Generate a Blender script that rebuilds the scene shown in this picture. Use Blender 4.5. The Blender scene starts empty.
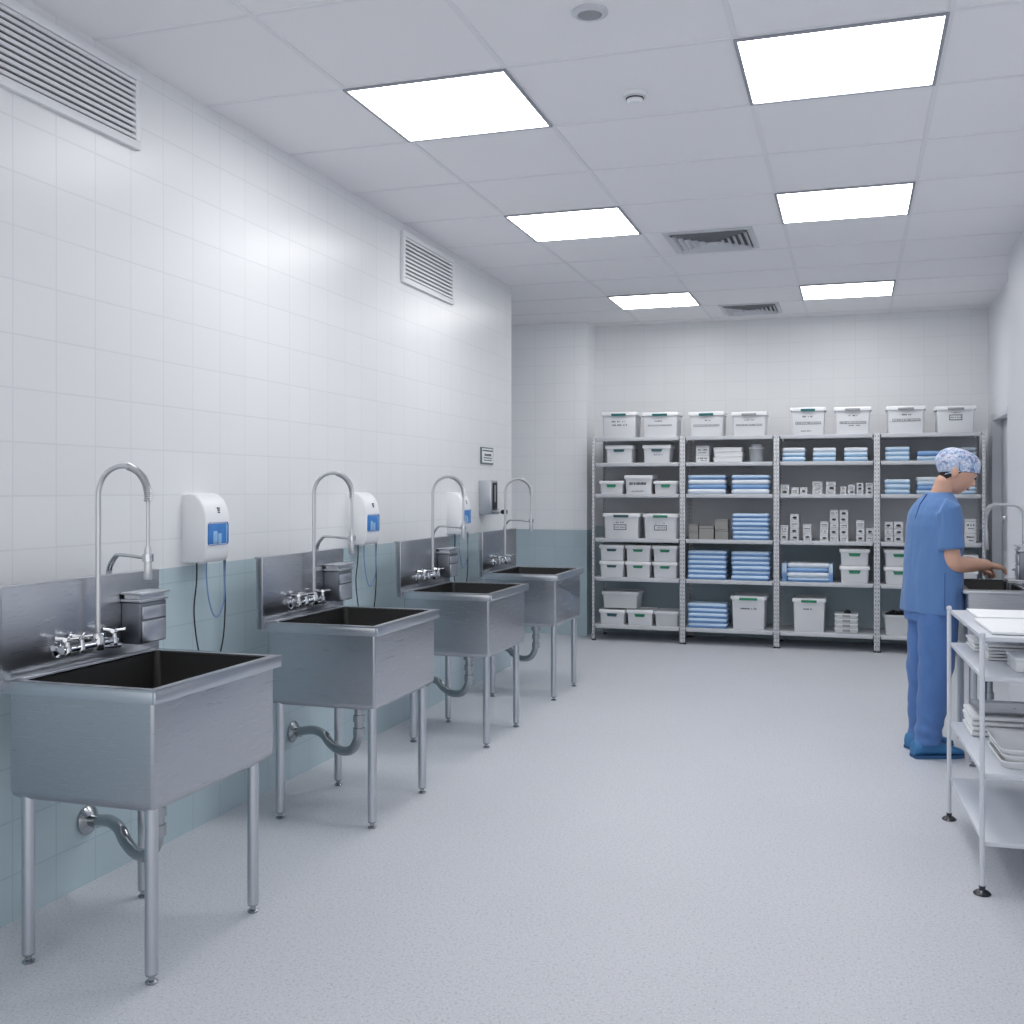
import bpy, bmesh, math, random
from mathutils import Vector, Matrix, noise
from mathutils.bvhtree import BVHTree
random.seed(7)
PI = math.pi
scene = bpy.context.scene
COL = scene.collection

# ------------------------------------------------------------------ camera
TH = math.radians(17.8); CT, ST = math.cos(TH), math.sin(TH)
F = 1063.0; CH = 1.42; HV = 490.0
cam_d = bpy.data.cameras.new('camera'); cam = bpy.data.objects.new('camera', cam_d); COL.objects.link(cam)
cam.location = (0, 0, CH); cam.rotation_euler = (PI/2, 0, TH)
cam_d.sensor_width = 36; cam_d.lens = F/1024*36; cam_d.shift_y = -(512-HV)/1024
cam_d.clip_start = .05; cam_d.clip_end = 100
scene.camera = cam

def W(u, v, d):
    """survey point: photo pixel and depth -> world"""
    t = (u-512)/F
    return Vector((d*(t*CT-ST), d*(t*ST+CT), CH-(v-HV)*d/F))
def XatY(u, Y):
    t = (u-512)/F
    return Y/(CT+ST*t)*(t*CT-ST)
def ZatY(u, v, Y):
    t = (u-512)/F
    return CH-(v-HV)*Y/(CT+ST*t)/F

# ------------------------------------------------------------------ materials
MATS = {}
def new_mat(name):
    m = bpy.data.materials.new(name); m.use_nodes = True
    return m, m.node_tree.nodes, m.node_tree.links, m.node_tree.nodes['Principled BSDF']
def srgb(r, g, b):
    f = lambda c: (c/255/12.92) if c/255 <= .04045 else ((c/255+.055)/1.055)**2.4
    return (f(r), f(g), f(b), 1)
def plain(name, col, rough=.5, metal=0, spec=.5, bump=0, bscale=200, var=0, vscale=30, emit=0, trans=0, sheen=0):
    m, N, L, b = new_mat(name)
    b.inputs['Base Color'].default_value = col
    b.inputs['Roughness'].default_value = rough
    b.inputs['Metallic'].default_value = metal
    b.inputs['Specular IOR Level'].default_value = spec
    if sheen: b.inputs['Sheen Weight'].default_value = sheen
    if trans: b.inputs['Transmission Weight'].default_value = trans
    if emit:
        b.inputs['Emission Color'].default_value = (1, .987, .965, 1); b.inputs['Emission Strength'].default_value = emit
    tc = N.new('ShaderNodeTexCoord')
    if var:
        n = N.new('ShaderNodeTexNoise'); n.inputs['Scale'].default_value = vscale; n.inputs['Detail'].default_value = 4
        L.new(tc.outputs['Object'], n.inputs['Vector'])
        mx = N.new('ShaderNodeMix'); mx.data_type = 'RGBA'; mx.blend_type = 'MIX'
        mx.inputs[6].default_value = tuple(c*(1-var) for c in col[:3])+(1,)
        mx.inputs[7].default_value = tuple(min(1, c*(1+var)) for c in col[:3])+(1,)
        L.new(n.outputs['Fac'], mx.inputs[0]); L.new(mx.outputs[2], b.inputs['Base Color'])
    if bump:
        n2 = N.new('ShaderNodeTexNoise'); n2.inputs['Scale'].default_value = bscale
        L.new(tc.outputs['Object'], n2.inputs['Vector'])
        bp = N.new('ShaderNodeBump'); bp.inputs['Strength'].default_value = bump; bp.inputs['Distance'].default_value = .01
        L.new(n2.outputs['Fac'], bp.inputs['Height']); L.new(bp.outputs['Normal'], b.inputs['Normal'])
    return m
def brushed(name, col, rough, stretch=(3, 3, 160)):
    m, N, L, b = new_mat(name)
    b.inputs['Metallic'].default_value = 1; b.inputs['Base Color'].default_value = col
    tc = N.new('ShaderNodeTexCoord'); mp = N.new('ShaderNodeMapping'); mp.inputs['Scale'].default_value = stretch
    n = N.new('ShaderNodeTexNoise'); n.inputs['Scale'].default_value = 3; n.inputs['Detail'].default_value = 3
    L.new(tc.outputs['Object'], mp.inputs['Vector']); L.new(mp.outputs['Vector'], n.inputs['Vector'])
    mr = N.new('ShaderNodeMapRange'); mr.inputs['To Min'].default_value = rough-.02; mr.inputs['To Max'].default_value = rough+.02
    L.new(n.outputs['Fac'], mr.inputs['Value']); L.new(mr.outputs['Result'], b.inputs['Roughness'])
    return m

class Nd:
    """small node-maths helper"""
    def __init__(s, m): s.N = m.node_tree.nodes; s.L = m.node_tree.links
    def m(s, op, a, b=None, c=None):
        n = s.N.new('ShaderNodeMath'); n.operation = op
        for i, x in enumerate((a, b, c)):
            if x is None: continue
            if isinstance(x, (int, float)): n.inputs[i].default_value = x
            else: s.L.new(x, n.inputs[i])
        return n.outputs[0]
    def mix(s, f, a, b):
        n = s.N.new('ShaderNodeMix'); n.data_type = 'RGBA'
        for k, x in ((0, f), (6, a), (7, b)):
            if isinstance(x, (int, float)): n.inputs[k].default_value = x
            elif isinstance(x, tuple): n.inputs[k].default_value = x
            else: s.L.new(x, n.inputs[k])
        return n.outputs[2]

def tile_mat(name, axis, split=1.105, u0=.024, z0=-.024, grout_w=.0045, vis=.5, wadd=0):
    m, N, L, b = new_mat(name); k = Nd(m)
    g = N.new('ShaderNodeNewGeometry'); sp = N.new('ShaderNodeSeparateXYZ'); L.new(g.outputs['Position'], sp.inputs[0])
    U = sp.outputs[axis]; Z = sp.outputs['Z']
    pu, pz = .2, .178
    su = k.m('DIVIDE', k.m('SUBTRACT', U, u0), pu); sz = k.m('DIVIDE', k.m('SUBTRACT', Z, z0), pz)
    fu = k.m('FRACT', su); fz = k.m('FRACT', sz)
    du = k.m('MULTIPLY', k.m('MINIMUM', fu, k.m('SUBTRACT', 1, fu)), pu)
    dz = k.m('MULTIPLY', k.m('MINIMUM', fz, k.m('SUBTRACT', 1, fz)), pz)
    dist = k.m('MINIMUM', du, dz)
    mr = N.new('ShaderNodeMapRange'); mr.interpolation_type = 'SMOOTHSTEP'
    L.new(dist, mr.inputs['Value']); mr.inputs['From Min'].default_value = grout_w*.35; mr.inputs['From Max'].default_value = grout_w*.8
    tile = mr.outputs['Result']
    cb = N.new('ShaderNodeCombineXYZ'); L.new(k.m('FLOOR', su), cb.inputs[0]); L.new(k.m('FLOOR', sz), cb.inputs[1])
    wn = N.new('ShaderNodeTexWhiteNoise'); wn.noise_dimensions = '3D'; L.new(cb.outputs[0], wn.inputs['Vector'])
    isup = k.m('GREATER_THAN', Z, split)
    wa, wb = srgb(*[c+wadd for c in (227, 229, 232)]), srgb(*[c+wadd for c in (229, 231, 234)])
    ta, tb = srgb(180, 199, 207), srgb(183, 202, 210)
    white = k.mix(wn.outputs['Value'], wa, wb); teal = k.mix(wn.outputs['Value'], ta, tb)
    tcol = k.mix(isup, teal, white)
    gcol = k.mix(isup, srgb(152, 173, 182), srgb(206, 209, 214))
    gm = k.mix(vis, tcol, gcol)
    L.new(k.mix(tile, gm, tcol), b.inputs['Base Color'])
    rg = k.m('ADD', .30, k.m('MULTIPLY', wn.outputs['Value'], .02))
    L.new(rg, b.inputs['Roughness'])
    b.inputs['Specular IOR Level'].default_value = .36
    n2 = N.new('ShaderNodeTexNoise'); n2.inputs['Scale'].default_value = 5; L.new(g.outputs['Position'], n2.inputs['Vector'])
    hgt = k.m('ADD', k.m('MULTIPLY', tile, .0007), k.m('MULTIPLY', n2.outputs['Fac'], .0012))
    bp = N.new('ShaderNodeBump'); bp.inputs['Strength'].default_value = .35; bp.inputs['Distance'].default_value = 1
    L.new(hgt, bp.inputs['Height']); L.new(bp.outputs['Normal'], b.inputs['Normal'])
    return m

def floor_mat():
    m, N, L, b = new_mat('speckled_vinyl'); k = Nd(m)
    g = N.new('ShaderNodeNewGeometry')
    def ns(sc, det=2):
        n = N.new('ShaderNodeTexNoise'); n.inputs['Scale'].default_value = sc; n.inputs['Detail'].default_value = det
        L.new(g.outputs['Position'], n.inputs['Vector']); return n.outputs['Fac']
    a = ns(95, 2); c = ns(1.2, 3); e = ns(170, 1)
    r1 = N.new('ShaderNodeMapRange'); L.new(a, r1.inputs['Value']); r1.inputs['From Min'].default_value = .36; r1.inputs['From Max'].default_value = .46
    r2 = N.new('ShaderNodeMapRange'); L.new(e, r2.inputs['Value']); r2.inputs['From Min'].default_value = .60; r2.inputs['From Max'].default_value = .68
    base = k.mix(c, srgb(199, 202, 209), srgb(207, 210, 217))
    c1 = k.mix(r1.outputs['Result'], srgb(187, 190, 197), base)
    c2 = k.mix(r2.outputs['Result'], c1, srgb(222, 226, 234))
    L.new(c2, b.inputs['Base Color'])
    b.inputs['Roughness'].default_value = .42; b.inputs['Specular IOR Level'].default_value = .35
    bp = N.new('ShaderNodeBump'); bp.inputs['Strength'].default_value = .05; bp.inputs['Distance'].default_value = .004
    L.new(a, bp.inputs['Height']); L.new(bp.outputs['Normal'], b.inputs['Normal'])
    return m

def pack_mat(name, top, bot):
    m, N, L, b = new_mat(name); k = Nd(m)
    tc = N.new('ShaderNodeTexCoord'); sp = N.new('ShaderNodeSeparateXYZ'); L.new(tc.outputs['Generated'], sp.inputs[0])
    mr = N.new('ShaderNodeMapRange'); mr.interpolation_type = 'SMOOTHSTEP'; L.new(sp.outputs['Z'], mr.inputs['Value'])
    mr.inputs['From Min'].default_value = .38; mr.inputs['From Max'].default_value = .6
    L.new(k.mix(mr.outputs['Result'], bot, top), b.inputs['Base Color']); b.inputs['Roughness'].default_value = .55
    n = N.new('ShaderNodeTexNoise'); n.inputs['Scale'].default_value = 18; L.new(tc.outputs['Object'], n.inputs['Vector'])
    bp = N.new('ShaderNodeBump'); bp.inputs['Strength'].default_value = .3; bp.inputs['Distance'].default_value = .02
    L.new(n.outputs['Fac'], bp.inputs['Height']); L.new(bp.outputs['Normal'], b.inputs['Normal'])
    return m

def perforated(name):
    m, N, L, b = new_mat(name); k = Nd(m)
    tc = N.new('ShaderNodeTexCoord'); sp = N.new('ShaderNodeSeparateXYZ'); L.new(tc.outputs['Object'], sp.inputs[0])
    fz = k.m('FRACT', k.m('DIVIDE', sp.outputs['Z'], .036))
    dz = k.m('MULTIPLY', k.m('ABSOLUTE', k.m('SUBTRACT', fz, .5)), .036)
    dx = k.m('ABSOLUTE', k.m('SUBTRACT', sp.outputs['X'], .0115))
    dot = k.m('MULTIPLY', k.m('LESS_THAN', dz, .0065), k.m('LESS_THAN', dx, .0034))
    L.new(k.mix(dot, srgb(206, 208, 213), srgb(104, 108, 114)), b.inputs['Base Color'])
    b.inputs['Roughness'].default_value = .45
    return m

def cap_mat():
    m, N, L, b = new_mat('patterned_cap_cloth'); k = Nd(m)
    tc = N.new('ShaderNodeTexCoord')
    def vor(s, off):
        mp = N.new('ShaderNodeMapping'); mp.inputs['Location'].default_value = (off, off*.7, off*.3); L.new(tc.outputs['Object'], mp.inputs['Vector'])
        n = N.new('ShaderNodeTexNoise'); n.inputs['Scale'].default_value = s; n.inputs['Detail'].default_value = 2; n.inputs['Distortion'].default_value = 1.2
        L.new(mp.outputs['Vector'], n.inputs['Vector'])
        r = N.new('ShaderNodeMapRange'); L.new(n.outputs['Fac'], r.inputs['Value']); r.inputs['From Min'].default_value = .50; r.inputs['From Max'].default_value = .58
        return r.outputs['Result']
    c = k.mix(vor(34, 0), srgb(174, 195, 224), srgb(108, 140, 186))
    c = k.mix(k.m('MULTIPLY', vor(42, 5), .8), c, srgb(226, 232, 244))
    c = k.mix(k.m('MULTIPLY', vor(46, 11), .3), c, srgb(214, 180, 200))
    L.new(c, b.inputs['Base Color']); b.inputs['Roughness'].default_value = .8
    return m

M = dict(
    tileY=tile_mat('wall_tile_long', 'Y'), tileX=tile_mat('wall_tile_cross', 'X', split=1.06, u0=.02, vis=.3, wadd=4), tileA=tile_mat('wall_tile_alcove', 'X', split=1.03, u0=.0, vis=.25, wadd=18),  # alcove: same white tile, lightened in colour to make up for weak light
    paint=plain('white_wall_paint', srgb(222, 225, 231), .45, bump=.02, bscale=60),
    floor=floor_mat(),
    ceil=plain('ceiling_board', srgb(236, 236, 239), .9, bump=.05, bscale=300, var=.012, vscale=.8),
    grid=plain('ceiling_grid_bar', srgb(228, 229, 233), .8),
    steel=brushed('brushed_steel', srgb(184, 187, 193), .28),
    steel_shaded=brushed('shaded_basin_steel', srgb(92, 92, 92), .42),  # same steel darkened, so shade inside the basin is in the colour
    steel_lt=brushed('satin_steel_tube', srgb(196, 200, 206), .3, (40, 40, 2)),
    faucet=plain('faucet_satin', srgb(206, 208, 212), .32, .75), footm=plain('dark_foot_metal', srgb(70, 72, 76), .25, .9),
    ventc=plain('vent_grey_box', srgb(96, 100, 106), .8), boxm=brushed('dark_box_steel', srgb(126, 130, 138), .36), 
    chrome=plain('chrome', srgb(205, 208, 212), .12, 1),
    pipe=plain('pipe_metal', srgb(172, 176, 180), .2, 1),
    dark=plain('dark_void', srgb(38, 41, 46), .7),
    black=plain('black_rubber', srgb(24, 25, 27), .5),
    diff=plain('light_diffuser', (1, 1, 1, 1), .5, emit=10.6),
    lframe=plain('light_frame', srgb(150, 154, 164), .4),
    vent=plain('vent_metal', srgb(200, 203, 209), .42), wvent=plain('wall_vent_enamel', srgb(228, 230, 234), .45),
    ventd=plain('vent_shadow_box', srgb(40, 43, 49), .8),
    white=plain('white_plastic', srgb(232, 234, 238), .32),
    bluew=plain('blue_window', srgb(64, 128, 200), .15, var=.3, vscale=20), glint=plain('painted_glint_blue', srgb(142, 184, 224), .2),
    bluet=plain('blue_tube', srgb(120, 146, 190), .3),
    box=plain('white_bin_plastic', srgb(222, 224, 228), .45),
    lid=plain('white_bin_lid', srgb(230, 232, 235), .4),
    bin=plain('grey_bin_plastic', srgb(205, 208, 212), .45),
    teal=plain('teal_clip', srgb(28, 104, 106), .35), green=plain('green_clip', srgb(40, 134, 100), .35),
    gclip=plain('grey_clip', srgb(150, 153, 158), .35), dteal=plain('dark_clip', srgb(52, 92, 100), .35),
    ink=plain('grey_ink', srgb(110, 114, 122), .7), inkd=plain('dark_ink', srgb(62, 66, 74), .7),
    lab=plain('label_paper', srgb(208, 211, 216), .6),
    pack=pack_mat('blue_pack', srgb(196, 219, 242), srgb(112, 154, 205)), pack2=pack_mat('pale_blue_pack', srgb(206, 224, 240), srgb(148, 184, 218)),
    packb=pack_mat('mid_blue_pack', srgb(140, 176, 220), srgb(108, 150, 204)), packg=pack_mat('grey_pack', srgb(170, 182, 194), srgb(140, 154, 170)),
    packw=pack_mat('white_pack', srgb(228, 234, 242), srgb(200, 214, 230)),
    carton=plain('carton_white', srgb(214, 216, 220), .6), gcarton=plain('carton_grey', srgb(146, 146, 144), .65),
    shelf=plain('shelf_enamel', srgb(198, 201, 207), .42), post=perforated('perforated_post'),
    bpan=plain('grey_back_panel', srgb(206, 208, 212), .6, var=.05, vscale=2), bpan2=plain('teal_grey_back_panel', srgb(164, 181, 189), .6, var=.05, vscale=2),
    cart=plain('cart_enamel', srgb(214, 218, 226), .3), cloth=plain('white_drape', srgb(238, 240, 243), .8, bump=.15, bscale=40),
    tray=plain('white_tray', srgb(234, 236, 239), .3),
    clear=plain('clear_plastic', srgb(220, 225, 230), .15, trans=.6),
    skin=plain('skin', srgb(216, 170, 148), .5, var=.06, vscale=20), lips=plain('lips', srgb(172, 98, 98), .45), hair=plain('dark_hair', srgb(40, 28, 24), .6),
    eye=plain('eye_dark', srgb(40, 32, 32), .3), sclera=plain('eye_white', srgb(225, 222, 220), .3),
    scrub=plain('blue_scrub_cloth', srgb(90, 128, 182), .85, bump=.1, bscale=350, var=.05, vscale=8, sheen=.15),
    scrubt=plain('blue_trouser_cloth', srgb(82, 120, 180), .85, bump=.1, bscale=350, var=.06, vscale=8, sheen=.15),
    seam=plain('dark_blue_seam', srgb(42, 70, 128), .9), shoe=plain('blue_shoe_cover', srgb(62, 122, 176), .55, bump=.3, bscale=60), sole=plain('shoe_sole', srgb(48, 92, 140), .6),
    cap=cap_mat(),
    door=plain('grey_door_paint', srgb(208, 214, 220), .4), dframe=plain('door_frame_paint', srgb(214, 218, 224), .4),
    signf=plain('sign_border', srgb(96, 116, 116), .5), signw=plain('sign_face', srgb(226, 230, 230), .5),
)

# ------------------------------------------------------------------ mesh helpers
def box(bm, x0, x1, y0, y1, z0, z1, bev=0, seg=2, mi=0):
    r = bmesh.ops.create_cube(bm, size=1)
    for v in r['verts']:
        v.co = Vector(((x0+x1)/2+v.co.x*(x1-x0), (y0+y1)/2+v.co.y*(y1-y0), (z0+z1)/2+v.co.z*(z1-z0)))
    fs = {f for v in r['verts'] for f in v.link_faces}
    for f in fs: f.material_index = mi
    if bev:
        es = list({e for v in r['verts'] for e in v.link_edges})
        o = bmesh.ops.bevel(bm, geom=es, offset=bev, segments=seg, profile=.5, affect='EDGES')
        for f in o['faces']: f.material_index = mi
    return r['verts']
def loft(bm, rings, cap=True, mi=0, closed=True):
    vs = [[bm.verts.new(p) for p in r] for r in rings]
    n = len(vs[0])
    for a, b in zip(vs, vs[1:]):
        for i in range(n if closed else n-1):
            f = bm.faces.new((a[i], a[(i+1) % n], b[(i+1) % n], b[i])); f.material_index = mi
    if cap:
        bm.faces.new(list(reversed(vs[0]))).material_index = mi
        bm.faces.new(vs[-1]).material_index = mi
    return vs
def tube(bm, pts, r, seg=12, cap=True, mi=0):
    pts = [Vector(p) for p in pts]
    rs = r if isinstance(r, (list, tuple)) else [r]*len(pts)
    rings = []; up = None
    for i, p in enumerate(pts):
        t = (pts[min(i+1, len(pts)-1)]-pts[max(i-1, 0)]).normalized()
        if up is None:
            up = Vector((0, 0, 1)) if abs(t.z) < .9 else Vector((1, 0, 0))
            up = (up-t*up.dot(t)).normalized()
        else:
            up = (up-t*up.dot(t)); up = up.normalized() if up.length > 1e-6 else t.orthogonal().normalized()
        s = t.cross(up)
        rings.append([p+(up*math.cos(2*PI*k/seg)+s*math.sin(2*PI*k/seg))*rs[i] for k in range(seg)])
    loft(bm, rings, cap, mi)
def smooth_path(pts, n=8):
    P = [Vector(p) for p in pts]; P = [2*P[0]-P[1]]+P+[2*P[-1]-P[-2]]; out = []
    for i in range(1, len(P)-2):
        a, b, c, d = P[i-1:i+3]
        for k in range(n):
            t = k/n
            out.append(.5*((2*b)+(c-a)*t+(2*a-5*b+4*c-d)*t*t+(3*b-a-3*c+d)*t**3))
    out.append(P[-2]); return out
def lathe(bm, prof, c=(0, 0, 0), axis='Z', seg=20, mi=0):
    c = Vector(c); rings = []
    for r, h in prof:
        ring = []
        for k in range(seg):
            a = 2*PI*k/seg; x, y = max(r, 1e-4)*math.cos(a), max(r, 1e-4)*math.sin(a)
            ring.append(c+(Vector((x, y, h)) if axis == 'Z' else Vector((h, x, y)) if axis == 'X' else Vector((x, -h, y))))
        rings.append(ring)
    loft(bm, rings, True, mi)
def obj(name, bm, mats, parent=None, angle=40, smooth=True, loc=None):
    bmesh.ops.recalc_face_normals(bm, faces=bm.faces)
    me = bpy.data.meshes.new(name); bm.to_mesh(me); bm.free()
    if not isinstance(mats, (list, tuple)): mats = [mats]
    for m in mats: me.materials.append(m)
    if smooth:
        me.polygons.foreach_set('use_smooth', [True]*len(me.polygons))
        me.set_sharp_from_angle(angle=math.radians(angle))
    o = bpy.data.objects.new(name, me); COL.objects.link(o)
    if parent: o.parent = parent
    if loc: o.location = loc
    return o
def B(): return bmesh.new()
def thing(name, label, cat, loc=(0, 0, 0), rz=0, group=None):
    o = bpy.data.objects.new(name, None); COL.objects.link(o); o.empty_display_size = .1
    o.location = loc; o.rotation_euler = (0, 0, rz); o['label'] = label; o['category'] = cat
    if group: o['group'] = group
    return o
def tag(o, label, cat, group=None):
    o['label'] = label; o['category'] = cat
    if group: o['group'] = group
    return o
def struct(name, bm, m, parent=None, smooth=False):
    o = obj(name, bm, m, parent, smooth=smooth)
    if not parent: o['kind'] = 'structure'
    return o
def dup(o, parent=None, **kw):
    c = o.copy(); COL.objects.link(c)
    if parent: c.parent = parent
    for ch in list(o.children): dup(ch, c)
    return c
def place(proto, first, loc, rz, label, group=None):
    o = proto if first else dup(proto)
    o.location = loc; o.rotation_euler = (0, 0, rz); o['label'] = label
    if group: o['group'] = group
    return o
def dashes(bm, x0, x1, z, h, y, rnd, dens=.8):
    """a line of tiny unreadable lettering on a plane facing -y"""
    x = x0
    while x < x1-.002:
        w = rnd.uniform(.004, .011)
        if rnd.random() < dens:
            e = min(x+w, x1); hh = h*rnd.uniform(.7, 1)
            box(bm, x, e, y-.0012, y, z, z+hh)
        x += w+rnd.uniform(.0015, .004)

# ------------------------------------------------------------------ the room
XL, XR1, XR2, YB, ZC = -2.63, 1.02, 1.157, 10.45, 3.06
YL, YA = 8.175, 10.1
b = B(); box(b, -4.3, 1.5, -1.5, 10.8, -.1, 0); struct('floor', b, M['floor'])
b = B(); box(b, -4.3, 1.5, .6, 10.8, ZC, ZC+.1); struct('ceiling', b, M['ceil'])
b = B(); box(b, XL-.2, XL, -1.5, YL, 0, ZC); struct('wall_left', b, M['tileY'])
b = B(); box(b, -2.475, XR2+.3, YB, YB+.2, 0, ZC); struct('wall_back', b, M['tileX'])
b = B(); box(b, -4.1, -2.475, YA, YB+.2, 0, ZC); struct('wall_alcove', b, M['tileA'])
b = B(); box(b, -4.3, -4.1, YL-.2, YB+.2, 0, ZC); box(b, -4.1, XL-.2, YL-.2, YL, 0, ZC); struct('wall_alcove_side', b, M['paint'])
b = B(); box(b, XR1, XR1+.35, 1.6, 8.05, 0, ZC); struct('wall_right', b, M['paint'])
DY0, DY1, DZ = 9.12, 10.12, 2.05
b = B(); box(b, XR2, XR2+.2, 8.05, DY0, 0, ZC); box(b, XR2, XR2+.2, DY1, YB, 0, ZC); box(b, XR2, XR2+.2, DY0, DY1, DZ, ZC)
struct('wall_right_far', b, M['paint'])
# ceiling grid
gx = [-1.98, -1.29, -.41, .32]; gy = [1.12+.7*i for i in range(14)]
b = B()
for x in gx: box(b, x-.011, x+.011, .6, 10.45, ZC-.004, ZC+.01)
for y in gy: box(b, -4.0 if y > YL else XL, 1.15 if y > 8.05 else XR1, y-.009, y+.009, ZC-.0035, ZC+.01)
struct('trim_1', b, M['grid'])
# door in the far right wall
b = B(); box(b, XR2+.07, XR2+.11, DY0+.03, DY1-.03, 0.006, DZ-.03, .003)
box(b, XR2+.062, XR2+.075, DY0+.16, DY1-.16, .25, .9, .004); box(b, XR2+.062, XR2+.075, DY0+.16, DY1-.16, 1.05, 1.85, .004)
dr = struct('door_1', b, M['door'], smooth=True)
b = B(); box(b, XR2-.006, XR2+.13, DY0-.03, DY0+.028, 0, DZ+.03, .003); box(b, XR2-.006, XR2+.13, DY1-.028, DY1+.03, 0, DZ+.03, .003); box(b, XR2-.006, XR2+.13, DY0, DY1, DZ-.028, DZ+.03, .003)
obj('door_frame', b, M['dframe'], dr)
b = B(); lathe(b, [(0, -.062), (.02, -.06), (.03, -.045), (.026, -.028), (.012, -.02), (.012, 0), (.03, .002), (.03, .008), (0, .008)], (XR2+.062, 9.47, 1.19), 'X'); obj('door_knob', b, M['steel_lt'], dr)

# ------------------------------------------------------------------ ceiling fittings
def ceiling_light(x0, x1, y0, y1, label):
    t = thing('ceiling_light', label, 'ceiling light', ((x0+x1)/2, (y0+y1)/2, ZC), 0, 'square ceiling light panels')
    w, l = (x1-x0)/2, (y1-y0)/2; f = .014
    b = B()
    box(b, -w, -w+f, -l, l, -.012, .0, .002); box(b, w-f, w, -l, l, -.012, 0, .002)
    box(b, -w+f, w-f, -l, -l+f, -.012, 0, .002); box(b, -w+f, w-f, l-f, l, -.012, 0, .002)
    obj('light_frame', b, M['lframe'], t)
    b = B(); box(b, -w+f, w-f, -l+f, l-f, -.008, -.001); obj('diffuser', b, M['diff'], t, smooth=False)
ROWS = [(3.92, 4.60, 'nearest the camera'), (6.02, 6.71, 'in the middle row'), (8.80, 9.46, 'in the row by the storage racks')]
for (y0, y1, nm) in ROWS:
    ceiling_light(-1.985, -1.285, y0, y1, 'bright square ceiling light in the sink side column, '+nm)
for (y0, y1, nm) in ROWS:
    ceiling_light(-.415, .315, y0, y1, 'bright square ceiling light in the right column, '+nm)
def ceiling_vent(x0, x1, y0, y1, label):
    t = thing('ceiling_vent', label, 'air vent', ((x0+x1)/2, (y0+y1)/2, ZC), 0, 'four-way ceiling vents')
    w, l = (x1-x0)/2, (y1-y0)/2
    def ring(bm, s0, z0, s1, z1):
        loft(bm, [[Vector((sx*w*s, sy*l*s, z)) for sx, sy in ((-1, -1), (1, -1), (1, 1), (-1, 1))] for s, z in ((s0, z0), (s1, z1), (s1-.02, z1+.002), (s0-.02, z0+.002), (s0, z0))], False)
    b = B(); box(b, -w, w, -l, -l+.035, -.012, 0, .002); box(b, -w, w, l-.035, l, -.012, 0, .002)
    box(b, -w, -w+.035, -l+.035, l-.035, -.012, 0, .002); box(b, w-.035, w, -l+.035, l-.035, -.012, 0, .002)
    obj('vent_frame', b, M['vent'], t)
    b = B(); box(b, -w+.03, w-.03, -l+.03, l-.03, -.0015, -.0005); obj('vent_backing', b, M['ventc'], t, smooth=False)
    b = B()
    for i in range(6):
        s = .86-.14*i
        ring(b, s, -.026, s-.085, -.004)
    obj('louvre_slats', b, M['vent'], t, smooth=False)
ceiling_vent(-1.16, -.60, 6.75, 7.33, 'square grey ceiling vent between the middle row of lights')
ceiling_vent(-1.14, -.62, 9.52, 10.06, 'smaller looking grey ceiling vent close to the storage racks')
t = thing('ceiling_speaker', 'round grey flush disc on the ceiling at the top edge', 'ceiling disc', (-.86, 3.55, ZC))
b = B(); lathe(b, [(.062, 0), (.062, -.008), (.045, -.016), (.04, -.012)], seg=28); obj('disc_ring', b, M['vent'], t)
b = B(); lathe(b, [(.041, -.006), (.041, -.0135), (0, -.016)], seg=28); obj('disc_mesh', b, M['gclip'], t)
t = thing('smoke_detector', 'small white smoke detector on the ceiling between the two big lights', 'smoke detector', (-.86, 4.34, ZC))
b = B(); lathe(b, [(.05, 0), (.05, -.01), (.046, -.016)], seg=28); obj('detector_base', b, M['white'], t)
b = B(); lathe(b, [(.034, -.014), (.034, -.032), (.026, -.04), (0, -.042)], seg=28); obj('detector_head', b, M['white'], t)
b = B(); lathe(b, [(.037, -.021), (.037, -.026)], seg=28); obj('detector_slot', b, M['dark'], t)
# wall vents
def wall_vent(y0, y1, z0, z1, n, label):
    t = thing('wall_vent', label, 'air vent', (XL, y0, z0), 0, 'louvred vents high on the tiled wall')
    w, h = y1-y0, z1-z0; f = .032
    b = B(); box(b, 0, .022, 0, w, 0, f, .003); box(b, 0, .022, 0, w, h-f, h, .003); box(b, 0, .022, 0, f, f, h-f, .003); box(b, 0, .022, w-f, w, f, h-f, .003)
    obj('vent_frame', b, M['wvent'], t)
    b = B(); box(b, .001, .003, f, w-f, f, h-f); obj('vent_backing', b, M['ventd'], t, smooth=False)
    b = B(); p = (h-2*f)/n
    for i in range(n):
        z = f+p*(i+.5)
        loft(b, [[Vector((x, y, zz)) for x, zz in ((.006, z+.40*p), (.018, z+.36*p), (.021, z-.20*p), (.018, z-.26*p), (.006, z-.20*p))] for y in (f, w-f)])
    obj('louvre_slats', b, M['wvent'], t, smooth=False)
wall_vent(2.25, 3.46, 2.725, 3.02, 10, 'long louvred wall vent cut by the upper corner of the picture')
wall_vent(5.965, 6.83, 2.69, 3.005, 10, 'small louvred wall vent high on the tiled wall above the third sink')

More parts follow.
